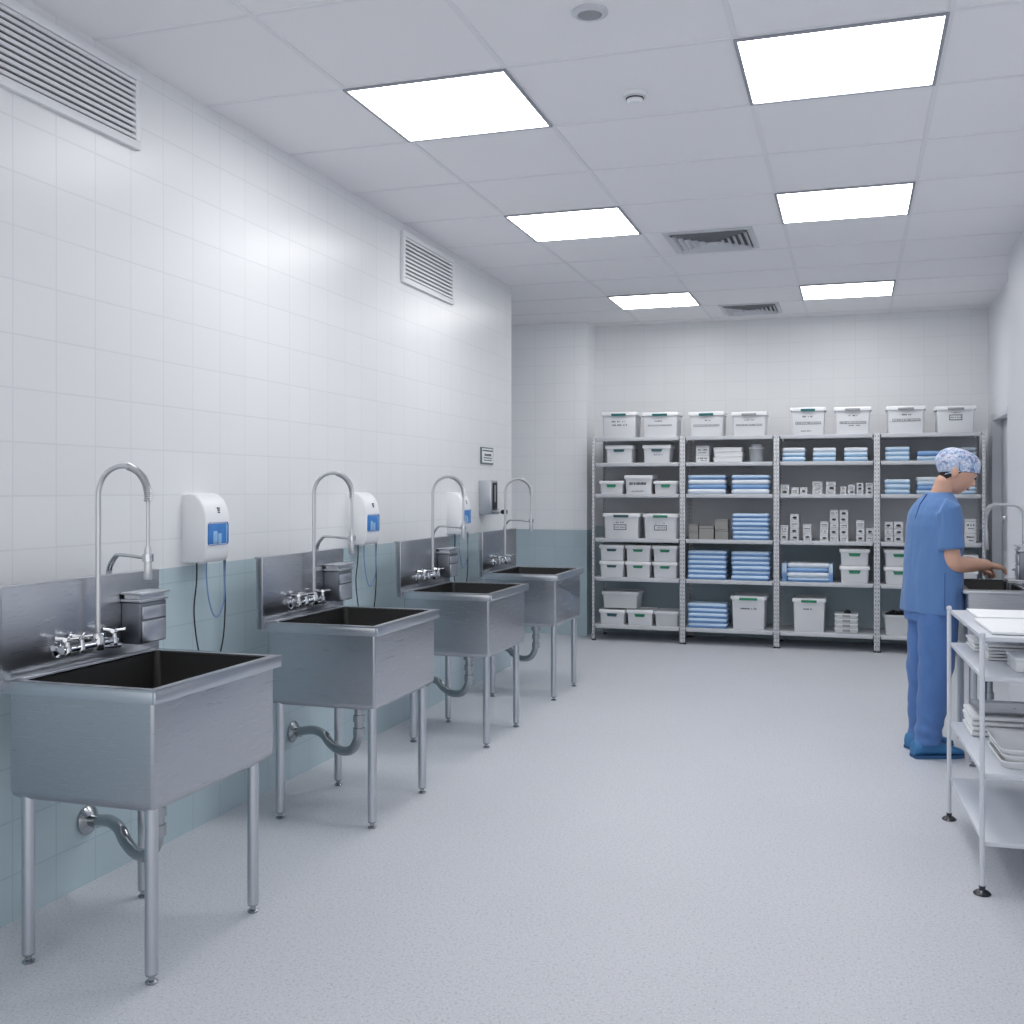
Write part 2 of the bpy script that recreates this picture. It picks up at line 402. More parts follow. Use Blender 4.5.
# ------------------------------------------------------------------ sinks
def make_sink(label, x0, x1, ly, zr, opx0, opx1, lx, lyy, right=False):
    t = thing('utility_sink', label, 'sink', (0, 0, 0), 0, 'freestanding stainless steel sinks')
    zb = zr-.357 if not right else zr-.345
    # basin: outer shell + inner shell
    b = B()
    def ring(xa, xb, ya, yb, z, r, n=5):
        out = []
        for cx, cy, a0 in ((xb-r, yb-r, 0), (xa+r, yb-r, PI/2), (xa+r, ya+r, PI), (xb-r, ya+r, 1.5*PI)):
            for k in range(n+1):
                a = a0+PI/2*k/n; out.append(Vector((cx+r*math.cos(a), cy+r*math.sin(a), z)))
        return out
    xa, xb, ya, yb = x0+.02, x1-.02, .018, ly-.018
    loft(b, [ring(xa, xb, ya, yb, zr-.02, .012), ring(xa, xb, ya, yb, zb+.03, .012), ring(xa+.004, xb-.004, ya+.004, yb-.004, zb+.012, .014), ring(xa+.014, xb-.014, ya+.014, yb-.014, zb+.003, .018), ring(xa+.03, xb-.03, ya+.03, yb-.03, zb, .02)], False)
    b.faces.new(list(reversed(b.verts[-24:])) if False else [v for v in list(b.verts)[-24:]])
    ia, ib, ja, jb = opx0, opx1, .035, ly-.035
    nv = len(b.verts)
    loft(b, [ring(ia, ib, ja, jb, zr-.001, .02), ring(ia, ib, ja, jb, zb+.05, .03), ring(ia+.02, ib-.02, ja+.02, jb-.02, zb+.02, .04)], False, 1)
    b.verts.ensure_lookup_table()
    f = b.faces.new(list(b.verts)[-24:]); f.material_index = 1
    obj('basin', b, [M['steel'], M['steel_shaded']], t)
    # rim: flat ring with turned-down lip
    b = B()
    for (p0, p1, q0, q1) in ((x0, x1, 0, ja), (x0, x1, jb, ly), (x0, ia, ja, jb), (ib, x1, ja, jb)):
        box(b, p0, p1, q0, q1, zr-.006, zr, 0)
    bmesh.ops.remove_doubles(b, verts=b.verts, dist=1e-5)
    L_ = .04 if not right else .022
    box(b, x1-.014, x1, 0, ly, zr-L_, zr-.0, .004); box(b, x0, x1-.01, 0, .014, zr-L_, zr-.0, .004); box(b, x0, x1-.01, ly-.014, ly, zr-L_, zr, .004)
    box(b, ia-.022, ia-.002, ja, jb, zr-.002, zr+.007, .003)
    obj('rim', b, M['steel_lt'], t)
    # splashback
    b = B(); s0, s1 = (0, ly) if right else (-.022, ly+.044)
    box(b, x0-.004, x0+.02, s0, s1, zr-.03, zr+.279, .004); box(b, x0-.02, x0+.02, s0, s1, zr+.274, zr+.282, .003)
    box(b, x0-.012, x0+.022, s0, s0+.012, zr-.03, zr+.279, .003)
    obj('splashback', b, M['steel'], t)
    for x in lx:
        for y in lyy:
            b = B(); tube(b, [(x, y, .03), (x, y, zb+.012)], .019, 20); lg = obj('leg', b, M['steel_lt'], t)
            b = B(); lathe(b, [(.0, 0), (.017, 0), (.019, .006), (.010, .012), (.010, .02), (.017, .024), (.017, .034)], (x, y, 0), seg=18); obj('leg_foot', b, M['pipe'], lg)
    # drain
    cx, cy = (opx0+opx1)/2, ly*.54
    if not right:
        pts = [(.014, .622, .232), (.06, .598, .242), (.16, .545, .266), (.235, .502, .26), (.285, .473, .228), (.355, .438, .208), (.43, .402, .224), (.472, .383, .28), (cx, cy, .34), (cx, cy, zb)]
        pts[-2:] = [(.48, .38, .35), (.48, .38, zb)]; cx, cy = .48, .38
    else:
        pts = [(.003, cy, .33), (.06, cy, .33), (.09, cy, .31), (.10, cy, .25), (.13, cy, .21), (.17, cy, .21), (cx-.01, cy, .26), (cx, cy, .34), (cx, cy, zb)]
    b = B(); tube(b, smooth_path(pts, 6), .0215, 16); dp = obj('drain_pipe', b, M['pipe'], t)
    b = B(); fl = pts[0]; lathe(b, [(.0, .003), (.052, .003), (.052, .01), (.04, .02), (.03, .026), (.024, .03), (.024, .05), (.0, .05)], (0, fl[1], fl[2]), 'X', 24)
    obj('wall_flange', b, M['pipe'], dp)
    for z0, z1, r in ((zb-.07, zb-.001, .033), (zb-.13, zb-.10, .027), (.30, .335, .027)):
        b = B(); lathe(b, [(.0, z0), (r, z0), (r, z1), (.0, z1)], (cx, cy, 0), seg=20)
        obj('pipe_collar', b, M['pipe'], dp, angle=30)
    return t

def make_faucet(label, sx, yr, zv, zarch, xd, flat=False):
    """wall-fed mixer on the splashback, tall spring spout with spray head and a holder arm"""
    t = thing('spray_faucet', label, 'faucet', (0, 0, 0), 0, 'tall spring faucets over the sinks')
    xr = sx+.034
    b = B()
    tube(b, [(xr, yr-.17, zv), (xr, yr+.09, zv)], .012, 14)
    tube(b, [(xr, yr-.02, zv-.012), (xr, yr+.105, zv-.018)], .010, 12)
    for y in (yr-.15, yr+.06):
        lathe(b, [(0, 0), (.026, 0), (.026, .006), (.014, .012), (.014, .045)], (sx, y, zv), 'X', 20)
    lathe(b, [(.0, -.02), (.02, -.02), (.022, 0), (.02, .02), (.013, .035), (.0, .036)], (xr, yr, zv), seg=18)
    obj('mixer_body', b, M['chrome'], t)
    for y in (yr-.15, yr-.085, yr+.075):
        b = B()
        lathe(b, [(.0, -.015), (.011, -.015), (.013, 0), (.008, .012), (.008, .026), (.013, .030), (.010, .038), (0, .039)], (xr+.005, y, zv), seg=14)
        for a in range(4):
            an = a*PI/2+.5
            c = Vector((xr+.005, y, zv+.034)); d = Vector((math.cos(an), math.sin(an), .08))
            tube(b, [c, c+d*.02, c+d*.036], [.005, .006, .0075], 8)
        obj('cross_handle', b, M['chrome'], t)
    R = (xd-xr)/2 if not flat else .055
    pts = [(xr, yr, zv)]+[(xr, yr, zv+(zarch-zv)*k/6) for k in range(1, 7)]
    if not flat:
        arc = [(xr+R-R*math.cos(PI*k/18), yr, zarch+R*math.sin(PI*k/18)) for k in range(1, 19)]
    else:
        arc = [(xr+R-R*math.cos(PI/2*k/8), yr, zarch+R*math.sin(PI/2*k/8)) for k in range(1, 9)]+[(xd-R+R*math.sin(PI/2*k/8), yr, zarch+R*math.cos(PI/2*k/8)) for k in range(0, 9)]
    b = B(); tube(b, pts+arc, .0085, 14); obj('riser_pipe', b, M['faucet'], t)
    half = arc[len(arc)//2:]+[(xd, yr, zarch-.02)]
    b = B()
    hp = smooth_path(half, 6)
    # spring coil wound round the falling half of the arch
    total = len(hp)-1; turns = 26; coil = []
    for k in range(turns*8+1):
        s = k/(turns*8)*total; i = min(int(s), total-1); fr = s-i
        p = hp[i].lerp(hp[i+1], fr); tg = (hp[i+1]-hp[i]).normalized()
        n1 = Vector((0, 1, 0)); n2 = tg.cross(n1)
        an = 2*PI*k/8; coil.append(p+(n1*math.cos(an)+n2*math.sin(an))*.0115)
    tube(b, coil, .0022, 5); obj('spring_coil', b, M['faucet'], t)
    zs = zv+.31 if not flat else zarch-.10
    b = B(); tube(b, [(xd, yr, zarch), (xd, yr, zs)], .006, 12); obj('spray_hose', b, M['faucet'], t)
    b = B(); lathe(b, [(.0, .015), (.009, .014), (.012, 0), (.011, -.03), (.0125, -.05), (.0145, -.09), (.012, -.094), (.0, -.094)], (xd, yr, zs), seg=18)
    obj('spray_head', b, M['faucet'], t)
    if not flat:
        b = B()
        for dy in (0, .016):
            tube(b, smooth_path([(sx-.012, yr+.10+dy, zv+.175), (sx-.006, yr+.098+dy, zv+.24), (sx+.03, yr+.085+dy, zv+.283), (sx+.07, yr+.07+dy*.5, zv+.29), (xd-.01, yr+.012, zv+.285)], 6), .0055, 10)
        lathe(b, [(.013, -.012), (.0175, -.012), (.0175, .012), (.013, .012), (.013, -.012)], (xd, yr, zv+.288), seg=18)
        obj('holder_arm', b, M['chrome'], t)
    return t

def make_soapbox(label, d, w, h):
    """grey steel box with a hinged lid and two drawer fronts"""
    t = thing('towel_box', label, 'dispenser box', (0, 0, 0), 0, 'grey boxes with two front panels')
    b = B(); box(b, 0, d, 0, w, 0, h-.035, .004); obj('box_body', b, M['boxm'], t)
    b = B(); box(b, -.0, d+.006, -.006, w+.006, h-.034, h-.022, .003); box(b, 0, d+.012, -.008, w+.008, h-.008, h, .003); box(b, .01, d-.004, .004, w-.004, h-.024, h-.006); obj('box_lid', b, M['steel_lt'], t)
    for z0, z1 in ((.006, h*.46-.003), (h*.46+.004, h-.05)):
        b = B(); box(b, d-.002, d+.006, .008, w-.008, z0, z1, .003); obj('drawer_front', b, M['steel_lt'], t)
    return t

SY = [2.555, 4.03, 5.49, 6.87]
proto = make_sink('x', .20, .75, .70, .85, .264, .715, (.27, .706), (.042, .585))
fproto = make_faucet('x', .22, .372, .912, 1.402, .448)
bproto = make_soapbox('x', .078, .145, .178)
nth = ['nearest the camera', 'second from the camera', 'third from the camera', 'farthest from the camera, by the wall corner']
for i, y in enumerate(SY):
    s = place(proto, i == 0, (XL, y, 0), 0, 'stainless steel sink on tubular legs, '+nth[i])
    f = place(fproto, i == 0, (XL, y, 0), 0, 'tall chrome spring spray faucet on the wall sink '+nth[i].replace(', by the wall corner', ''))
    if i < 3:
        place(bproto, i == 0, (XL+.22, y+.532, .888), 0, 'grey metal box with lid on the splashback of the sink '+nth[i].split(',')[0])
# sink on the opposite side, behind the cart
rs = make_sink('stainless steel sink the nurse works at, behind the white cart', .03, .485, .75, .912, .20, .455, (.06, .435), (.05, .70), True)
rs.location = (XR1, 6.62, 0); rs.rotation_euler = (0, 0, PI)
rf = make_faucet('chrome arched faucet on the sink in front of the nurse', .098, .22, .935, 1.283, .32, True)
rf.location = (XR1, 6.62, 0); rf.rotation_euler = (0, 0, PI)
rb = make_soapbox('grey metal box on the tray by the nurse hand', .15, .125, .19); rb.location = (.985, 6.287, .937); rb.rotation_euler = (0, 0, PI)
t = thing('drain_tray', 'flat steel tray on thin legs in the sink before the nurse', 'tray', (.775, 6.148, .573))
b = B(); box(b, 0, .215, 0, .15, .355, .362, .002); box(b, 0, .006, 0, .15, .362, .374, .002); box(b, 0, .215, 0, .006, .362, .374, .002); box(b, 0, .215, .144, .15, .362, .374, .002); obj('tray_plate', b, M['steel'], t)
for x, y in ((.016, .02), (.016, .13)):
    b = B(); tube(b, [(x, y, 0), (x, y, .356)], .006, 10); obj('tray_leg', b, M['steel_lt'], t)

# ------------------------------------------------------------------ wall dispensers
def make_dispenser():
    t = thing('soap_dispenser', 'x', 'dispenser', (0, 0, 0), 0, 'white dispensers with a blue window')
    prof = [(0, 0), (0, .282), (.035, .287), (.062, .281), (.085, .262), (.102, .232), (.112, .195), (.115, .16), (.114, .06), (.108, .02), (.098, .004), (.085, 0)]
    b = B(); w = .178
    def r(y, s): return [Vector((.0+(x)*s if x else 0, y, .14+(z-.14)*s)) for x, z in prof]
    loft(b, [r(0, .95), r(.005, .985), r(.014, 1), r(w-.014, 1), r(w-.005, .985), r(w, .95)])
    obj('housing', b, M['white'], t, angle=50)
    b = B(); box(b, .108, .1175, .012, w-.022, .072, .166, .012, 3); wn = obj('blue_window', b, M['bluew'], t)
    b = B(); box(b, .117, .1195, .045, .075, .078, .13, .001); box(b, .117, .1195, .08, .105, .076, .12, .001)
    box(b, .117, .1195, .14, .147, .08, .16, .001)
    obj('painted_glint', b, M['glint'], wn)  # pale blue patches painted as highlights on the window
    b = B()
    for k, (yy, zz, w2, h2) in enumerate(((.092, .222, .008, .005), (.102, .222, .007, .005), (.094, .213, .013, .006), (.092, .203, .005, .007), (.102, .203, .005, .007))):
        x = .1065 + (.228-zz)*.10
        box(b, x-.004, x+.0015, yy, yy+w2, zz, zz+h2)
    obj('emblem', b, M['inkd'], t, smooth=False)
    b = B(); tube(b, smooth_path([(.05, .03, .01), (.05, .028, -.08), (.04, .025, -.2), (.05, .035, -.34), (.06, .075, -.46), (.075, .12, -.46), (.085, .165, -.34), (.09, .176, -.2), (.09, .172, -.08), (.095, .168, .01)], 6), .0033, 8); obj('black_cable', b, M['black'], t)
    b = B(); tube(b, smooth_path([(.06, .085, .01), (.06, .085, -.07), (.065, .092, -.15), (.07, .12, -.225), (.08, .148, -.225), (.09, .168, -.16), (.09, .168, -.06), (.09, .164, .01)], 6), .0033, 8); obj('blue_tube', b, M['bluet'], t)
    return t
dproto = make_dispenser()
for i, y in enumerate((3.75, 5.25, 6.735)):
    place(dproto, i == 0, (XL, y, 1.12), 0, 'white wall dispenser with blue window above ' + ['the gap after the sink nearest the camera', 'the gap after the second sink', 'the gap before the farthest sink'][i])
t = thing('wall_mounted_dispenser', 'small steel wall dispenser with lever above the farthest sink', 'dispenser', (XL, 7.385, 1.24))
b = B(); box(b, 0, .1, 0, .15, 0, .25, .006); obj('dispenser_body', b, M['steel_lt'], t)
b = B(); box(b, .099, .103, .025, .125, .03, .235, .002); obj('dispenser_slot', b, M['dark'], t)
b = B(); box(b, .102, .106, .06, .088, .09, .215, .002); obj('level_gauge', b, M['gclip'], t)
b = B(); lathe(b, [(0, 0), (.02, 0), (.02, .03), (0, .03)], (.1, .075, .02), 'X', 14); tube(b, [(.12, .075, .02), (.15, .08, .018)], .009, 10); lv = obj('push_lever', b, M['steel_lt'], t)
b = B(); tube(b, [(.148, .08, .018), (.165, .082, .018), (.195, .085, .018)], [.012, .017, .014], 12); obj('lever_knob', b, M['black'], lv)
# wall sign
t = thing('wall_sign', 'small white framed notice on the wall above the steel dispenser', 'sign', (XL, 7.42, 1.615))
b = B(); box(b, 0, .012, 0, .27, 0, .125, .002); obj('sign_frame', b, M['signf'], t)
b = B(); box(b, .012, .0135, .01, .26, .01, .115); obj('sign_face', b, M['signw'], t, smooth=False)
rnd = random.Random(3); b = B()
for y0, y1, z, h in ((.02, .25, .094, .012), (.06, .21, .06, .018), (.04, .23, .042, .008), (.05, .22, .024, .008)):
    y = y0
    while y < y1:
        w = rnd.uniform(.006, .014); box(b, .0135, .0142, y, min(y+w, y1), z, z+h*rnd.uniform(.75, 1)); y += w+.004
obj('sign_lettering', b, M['inkd'], t, smooth=False)

# ------------------------------------------------------------------ storage racks
YF, YK = 9.80, 10.30
LEV = [.152, .598, .966, 1.383, 1.674, 1.912]     # top surfaces, bottom up
RACK = ['the first rack from the alcove', 'the second rack from the alcove', 'the third rack from the alcove', 'the rack behind the nurse']
SHN = {5: 'on top of', 4: 'uppermost shelf of', 3: 'second shelf down of', 2: 'third shelf down of', 1: 'fourth shelf down of', 0: 'bottom shelf of'}
def make_rack():
    t = thing('shelving_unit', 'x', 'shelving unit', (0, 0, 0), 0, 'grey storage racks in a row')
    w, d, h = .841, YK-YF, 1.915
    for fx in (0, 1):
        for fy in (0, 1):
            b = B(); s = 1 if fx == 0 else -1; q = 1 if fy == 0 else -1
            # angle post, its own origin at the outer corner so the punched holes follow it
            def bx(x0, x1, y0, y1): box(b, min(x0, x1), max(x0, x1), min(y0, y1), max(y0, y1), .012, h, .001)
            bx(0, s*.023, 0, q*.003); bx(0, s*.003, q*.003, q*.032)
            if s < 0:
                for v in b.verts: v.co.x += .023
            o = obj('post', b, M['post'], t, loc=(0 if fx == 0 else w-.023, 0 if fy == 0 else d, 0))
            b = B(); box(b, 0 if s > 0 else -.004, .031 if s > 0 else .023, -.003 if q > 0 else -.034, .034 if q > 0 else .003, 0, .014, .003); obj('post_foot', b, M['dark'], o)
    for z in LEV:
        b = B(); box(b, .004, w-.004, .004, d-.004, z-.008, z, .001)
        box(b, .033, w-.033, -.002, .012, z-.034, z+.001, .003); box(b, .033, w-.033, d-.014, d-.004, z-.034, z, .002)
        obj('shelf', b, M['shelf'], t)
    b = B(); box(b, .006, w-.006, d-.003, d, .96, h-.03); obj('back_panel', b, M['bpan'], t, smooth=False)
    b = B(); box(b, .006, w-.006, d-.003, d, .06, .955); o = obj('back_panel', b, M['bpan2'], t, smooth=False)
    return t
rproto = make_rack()
RX = [-2.352, -1.498, -.656, .197]; RW = [.852, .840, .851, .869]
for i in range(4):
    q = place(rproto, i == 0, (RX[i], YF, 0), 0, ['grey steel storage rack next to the alcove wall', 'grey steel storage rack full of blue packs, second from the alcove', 'grey steel storage rack with many small cartons, third from the alcove', 'grey steel storage rack partly hidden behind the nurse'][i])
    q.scale = (RW[i]/.841, 1, 1)

BK = {}
def storage_box(label, cx, z, w, h, d, clip, marks=(), y=None, group=None, lid=True, body='box', wide_clip=.4, clip_low=0, seed=0, name='storage_box'):
    """lidded bin; origin at front bottom centre"""
    y = YF+.03 if y is None else y
    t = thing(name, label, 'storage box', (cx, y, z+.001), 0, group or 'white lidded storage boxes')
    rnd = random.Random(seed)
    k = .94; lh = min(.032, h*.22)
    b = B(); hb = h-lh*.6 if lid else h
    def rr(s, zz, r=.012, n=3):
        out = []; X, D0, D1 = w/2*s, d/2*(1-s), d-d/2*(1-s)
        for x0, y0, a0 in ((X-r, D1-r, 0), (-X+r, D1-r, PI/2), (-X+r, D0+r, PI), (X-r, D0+r, 1.5*PI)):
            for q in range(n+1):
                a = a0+PI/2*q/n; out.append(Vector((x0+r*math.cos(a), y0+r*math.sin(a), zz)))
        return out
    s1 = .95
    if lid:
        loft(b, [rr(k*.93*.985, 0), rr(k*.93, .006), rr(s1*.97, hb)])
    else:
        loft(b, [rr(k*.9, 0), rr(k*.9, .006), rr(s1*.98, hb-.02), rr(1, hb-.02), rr(1, hb), rr(.95, hb), rr(k*.87, .012)])
    obj('bin_body', b, M[body], t, angle=35)
    if lid:
        b = B(); loft(b, [rr(1, h-lh), rr(1, h-lh*.35), rr(.985, h-.004), rr(.96, h), rr(.90, h), rr(.89, h-.005)]); obj('bin_lid', b, M['lid' if body == 'box' else 'bin'], t, angle=35)
    # front plane depth at height zz
    def fy(zz):
        s = k*.93+(s1*.97-k*.93)*zz/max(hb, .01)
        return d/2*(1-s)
    if clip:
        cw = w*wide_clip
        b = B(); zc = h-lh*.95-(clip_low*h); hh = .022 if h > .15 else .026
        if clip_low or h < .15:
            zc = h-lh-hh*.55-.006; q = fy(zc)
            loft(b, [[Vector((sx*cw/2*(1 if zz > 0 else .8), q-.008+yy, zc+zz*hh/2)) for sx, yy, zz in ((-1, 0, 1), (1, 0, 1), (1, 0, -1), (-1, 0, -1))], [Vector((sx*cw/2*(1 if zz > 0 else .8), q+.012, zc+zz*hh/2)) for sx, yy, zz in ((-1, 0, 1), (1, 0, 1), (1, 0, -1), (-1, 0, -1))]])
        else:
            box(b, -cw/2, cw/2, -.009, .006, h-lh-.004, h-lh+.018, .003)
        obj('clip_handle', b, M[clip], t)
    for m in marks:
        kind, x0, x1, z0, z1 = m
        zz = (z0+z1)/2*h; q = fy(zz)
        if kind == 'text':
            b = B(); dashes(b, x0*w, x1*w, z0*h, (z1-z0)*h, q-.0005, rnd); obj('lettering', b, M['ink'], t, smooth=False)
        elif kind == 'textd':
            b = B(); dashes(b, x0*w, x1*w, z0*h, (z1-z0)*h, q-.0005, rnd); obj('lettering', b, M['inkd'], t, smooth=False)
        elif kind == 'strip':
            b = B(); box(b, x0*w, x1*w, q-.002, q+.012, z0*h, z1*h, .0008); o = obj('label_strip', b, M['gclip'], t)
            b = B(); dashes(b, x0*w+.006, x1*w-.006, z0*h+(z1-z0)*h*.28, (z1-z0)*h*.45, q-.002, rnd); obj('label_lettering', b, M['lab'], o, smooth=False)
        elif kind == 'frame':
            b = B(); box(b, x0*w, x1*w, q-.002, q+.012, z0*h, z1*h, .0008); o = obj('label_frame', b, M['ink'], t)
            b = B(); box(b, x0*w+.008, x1*w-.008, q-.0035, q-.0018, z0*h+.008, z1*h-.008); o2 = obj('label_card', b, M['lab'], o, smooth=False)
            b = B(); dashes(b, x0*w+.014, x1*w-.014, (z0+z1)/2*h-.004, .009, q-.0035, rnd, .7); obj('label_lettering', b, M['inkd'], o, smooth=False)
    return t
def bx_px(label, u0, u1, vtop, z, clip, marks=(), d=.27, yoff=.03, **kw):
    y = YF+yoff; x0, x1 = XatY(u0, y), XatY(u1, y)
    h = ZatY((u0+u1)/2, vtop, y)-z
    return storage_box(label, (x0+x1)/2, z, x1-x0, h, d, clip, marks, y=y, **kw)

def u4(x): return 580+x/4.876
def v4(y): return 390+y/4.876
def v5(y): return 500+y/4.876
def u6(x): return 765+x/4.267
def v6(y): return 390+y/4.267
def v7(y): return 500+y/4.267

# --- boxes on top of the racks
T = LEV[5]
top = [
 (u4(100), u4(277), v4(108), 'teal', [('text', -.2, .18, .60, .67), ('text', -.2, .22, .46, .53)], 'on top of the first rack, beside the pillar'),
 (u4(297), u4(480), v4(108), 'teal', [('textd', -.16, .06, .62, .67), ('strip', -.32, .32, .44, .5)], 'second along the top of the first rack'),
 (u4(527), u4(703), v4(106), 'teal', [('textd', -.1, .12, .63, .67), ('strip', -.36, .36, .41, .49)], 'with a grey strip, on top of the second rack'),
 (u4(735), u4(912), v4(106), 'gclip', [('text', -.12, .14, .64, .68), ('strip', -.36, .36, .41, .49)], 'with a grey clip, on top of the second rack'),
 (u6(107), u6(260), v6(74), 'teal', [('textd', -.16, .12, .64, .69), ('strip', -.36, .36, .38, .48), ('text', -.2, .1, .12, .16)], 'with a teal clip, on top of the third rack'),
 (u6(293), u6(455), v6(72), 'gclip', [('textd', -.1, .12, .66, .71), ('strip', -.34, .36, .38, .48), ('text', -.1, .2, .30, .34)], 'with a grey clip, on top of the third rack'),
 (u6(516), u6(688), v6(68), 'gclip', [('textd', -.14, .14, .66, .71), ('strip', -.34, .36, .44, .54)], 'with a dark strip, on top of the rack behind the nurse'),
 (u6(727), u6(903), v6(68), 'gclip', [('frame', -.16, .16, .46, .68), ('text', -.06, .1, .74, .77)], 'with a square card, on top of the rack behind the nurse'),
]
for i, (u0, u1, v, c, mk, wh) in enumerate(top):
    bx_px('white lidded storage box '+wh, u0, u1, v, T, c, mk, d=.30, seed=i, group='white lidded boxes along the rack tops')

# --- first rack
R1 = RACK[0]
Z = LEV[4]
bx_px('small white bin with dark clip, alcove end of the uppermost shelf, first rack', u4(120), u4(258), v4(270), Z, 'dteal', [], clip_low=1, seed=11)
bx_px('small white bin with dark clip and green text, uppermost shelf, first rack', u4(303), u4(444), v4(268), Z, 'dteal', [('text', -.1, .2, .42, .48)], clip_low=1, seed=12)
Z = LEV[3]
bx_px('low white bin with teal clip, alcove end of second shelf down, first rack', u4(92), u4(211), v4(444), Z, 'green', clip_low=1, seed=13)
bx_px('taller white bin with printed label between two low bins, first rack', u4(214), u4(354), v4(416), Z, None, [('textd', -.32, .3, .48, .64), ('text', -.3, .2, .12, .17)], seed=14)
bx_px('low white bin with teal clip, far end of second shelf down, first rack', u4(357), u4(476), v4(444), Z, 'green', clip_low=1, seed=15)
Z = LEV[2]
bx_px('large white bin with dark clip, framed label, third shelf down, first rack', u4(109), u4(291), v4(602), Z, 'dteal', [('frame', -.2, .14, .33, .56), ('text', -.14, .1, .62, .66)], seed=16)
bx_px('large white bin with green clip and framed label, third shelf down, first rack', u4(304), u4(479), v4(604), Z, 'green', [('frame', -.18, .18, .33, .54), ('text', -.14, .12, .60, .64)], seed=17)
Z = LEV[1]
for r in (0, 1):
    for c, (a, e) in enumerate(((92, 214), (219, 344), (351, 475))):
        zz = Z+r*.153
        storage_box('small white bin, %s row, %s of three, fourth shelf down, first rack' % (['lower', 'upper'][r], ['first', 'second', 'third'][c]),
                    (XatY(u4(a), YF+.03)+XatY(u4(e), YF+.03))/2, zz, XatY(u4(e), YF+.03)-XatY(u4(a), YF+.03), .151, .3, ['dteal', 'green', 'green'][c], y=YF+.03, clip_low=1, seed=20+c+3*r, group='six small stacked bins')
Z = LEV[0]
bx_px('small white bin with dark clip on the bottom shelf, first rack', u4(90), u4(219), v5(535), Z, 'dteal', clip_low=1, seed=31)
bx_px('small white bin with bright green clip, bottom shelf, first rack', u4(225), u4(356), v5(537), Z, 'green', clip_low=1, seed=32)
bx_px('plain white tub without clip, bottom shelf, first rack', u4(360), u4(480), v5(543), Z, None, body='bin', seed=33)
storage_box('long plain white bin lying across two smaller bins, bottom shelf, first rack', (XatY(u4(103), YF+.04)+XatY(u4(285), YF+.04))/2, LEV[0]+.152, XatY(u4(285), YF+.04)-XatY(u4(103), YF+.04), .158, .3, None, y=YF+.04, body='bin', seed=34)

# --- folded blue packs
def pack_mesh(w, d, h, seed, notch=True):
    rnd = random.Random(seed); b = B()
    rings = []; n = 4
    prof = [(0, .965), (.12, .992), (.3, 1), (.5, .985), (.7, 1), (.88, .99), (1, .96)] if not notch else [(0, .93), (.14, .985), (.38, 1), (.62, 1), (.86, .985), (1, .93)]
    for q, s in prof:
        z = q*h; X, D = w/2*s, d/2*s; r = min(.02, w*.08); out = []
        for cx, cy, a0 in ((X-r, D-r, 0), (-X+r, D-r, PI/2), (-X+r, -D+r, PI), (X-r, -D+r, 1.5*PI)):
            for k in range(n+1):
                a = a0+PI/2*k/n; out.append(Vector((cx+r*math.cos(a)+rnd.uniform(-.0008, .0008), cy+r*math.sin(a)+d/2, z)))
        rings.append(out)
    loft(b, rings); return b
ORD = ['first', 'second', 'third', 'fourth', 'fifth', 'sixth', 'seventh']
def pack_stack(u0, u1, vtop, z, n, mats, where, d=.23, yoff=.035, jit=.004, what='folded blue surgical pack', grp=None, zb=None):
    y = YF+yoff; x0, x1 = XatY(u0, y), XatY(u1, y); w = x1-x0
    H = ZatY((u0+u1)/2, vtop, y)-z; h = H/n; rnd = random.Random(int(u0*7+z*100))
    proto = {}
    for i in range(n):
        mk = mats[i % len(mats)]
        lab = '%s, %s from bottom, %s' % (what, ORD[i], where)
        if mk not in proto:
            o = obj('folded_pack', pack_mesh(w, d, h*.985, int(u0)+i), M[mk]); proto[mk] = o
        else:
            o = proto[mk].copy(); COL.objects.link(o)
        tag(o, lab, 'folded pack', grp or 'folded packs, '+where)
        o.location = ((x0+x1)/2+rnd.uniform(-jit, jit), y+rnd.uniform(-.004, .006), z+.001+i*h)
        o.rotation_euler = (0, 0, rnd.uniform(-.012, .012))
# second rack
pack_stack(u4(524), u4(710), v4(414), LEV[3], 4, ['packw', 'packb', 'packw', 'pack'], 'alcove side, second shelf down, second rack')
pack_stack(u4(737), u4(923), v4(414), LEV[3], 4, ['packw', 'packb', 'packw', 'pack'], 'nurse side, second shelf down, second rack')
pack_stack(u4(741), u4(922), v4(603), LEV[2], 6, ['pack'], 'third shelf down, second rack')
pack_stack(u4(524), u4(712), v4(784), LEV[1], 6, ['pack'], 'alcove side, fourth shelf down, second rack')
pack_stack(u4(737), u4(924), v4(789), LEV[1], 6, ['pack'], 'nurse side, fourth shelf down, second rack')
pack_stack(u4(523), u4(714), v5(505), LEV[0], 5, ['pack'], 'bottom shelf, second rack')
bx_px('big white lidded bin with green clip, bottom shelf, second rack', u4(733), u4(908), v5(470), LEV[0], 'green', [('textd', -.22, .22, .60, .65)], wide_clip=.5, seed=41, d=.36)
# third rack
for a, e, vt, nm in ((73, 171, 246, 'first'), (204, 303, 246, 'middle'), (338, 439, 245, 'last')):
    pack_stack(u6(a), u6(e), v6(vt), LEV[4], 3, ['pack2', 'pack2', 'packw'], nm+' on uppermost shelf, third rack', d=.26, what='thin pale blue pack', jit=.002)
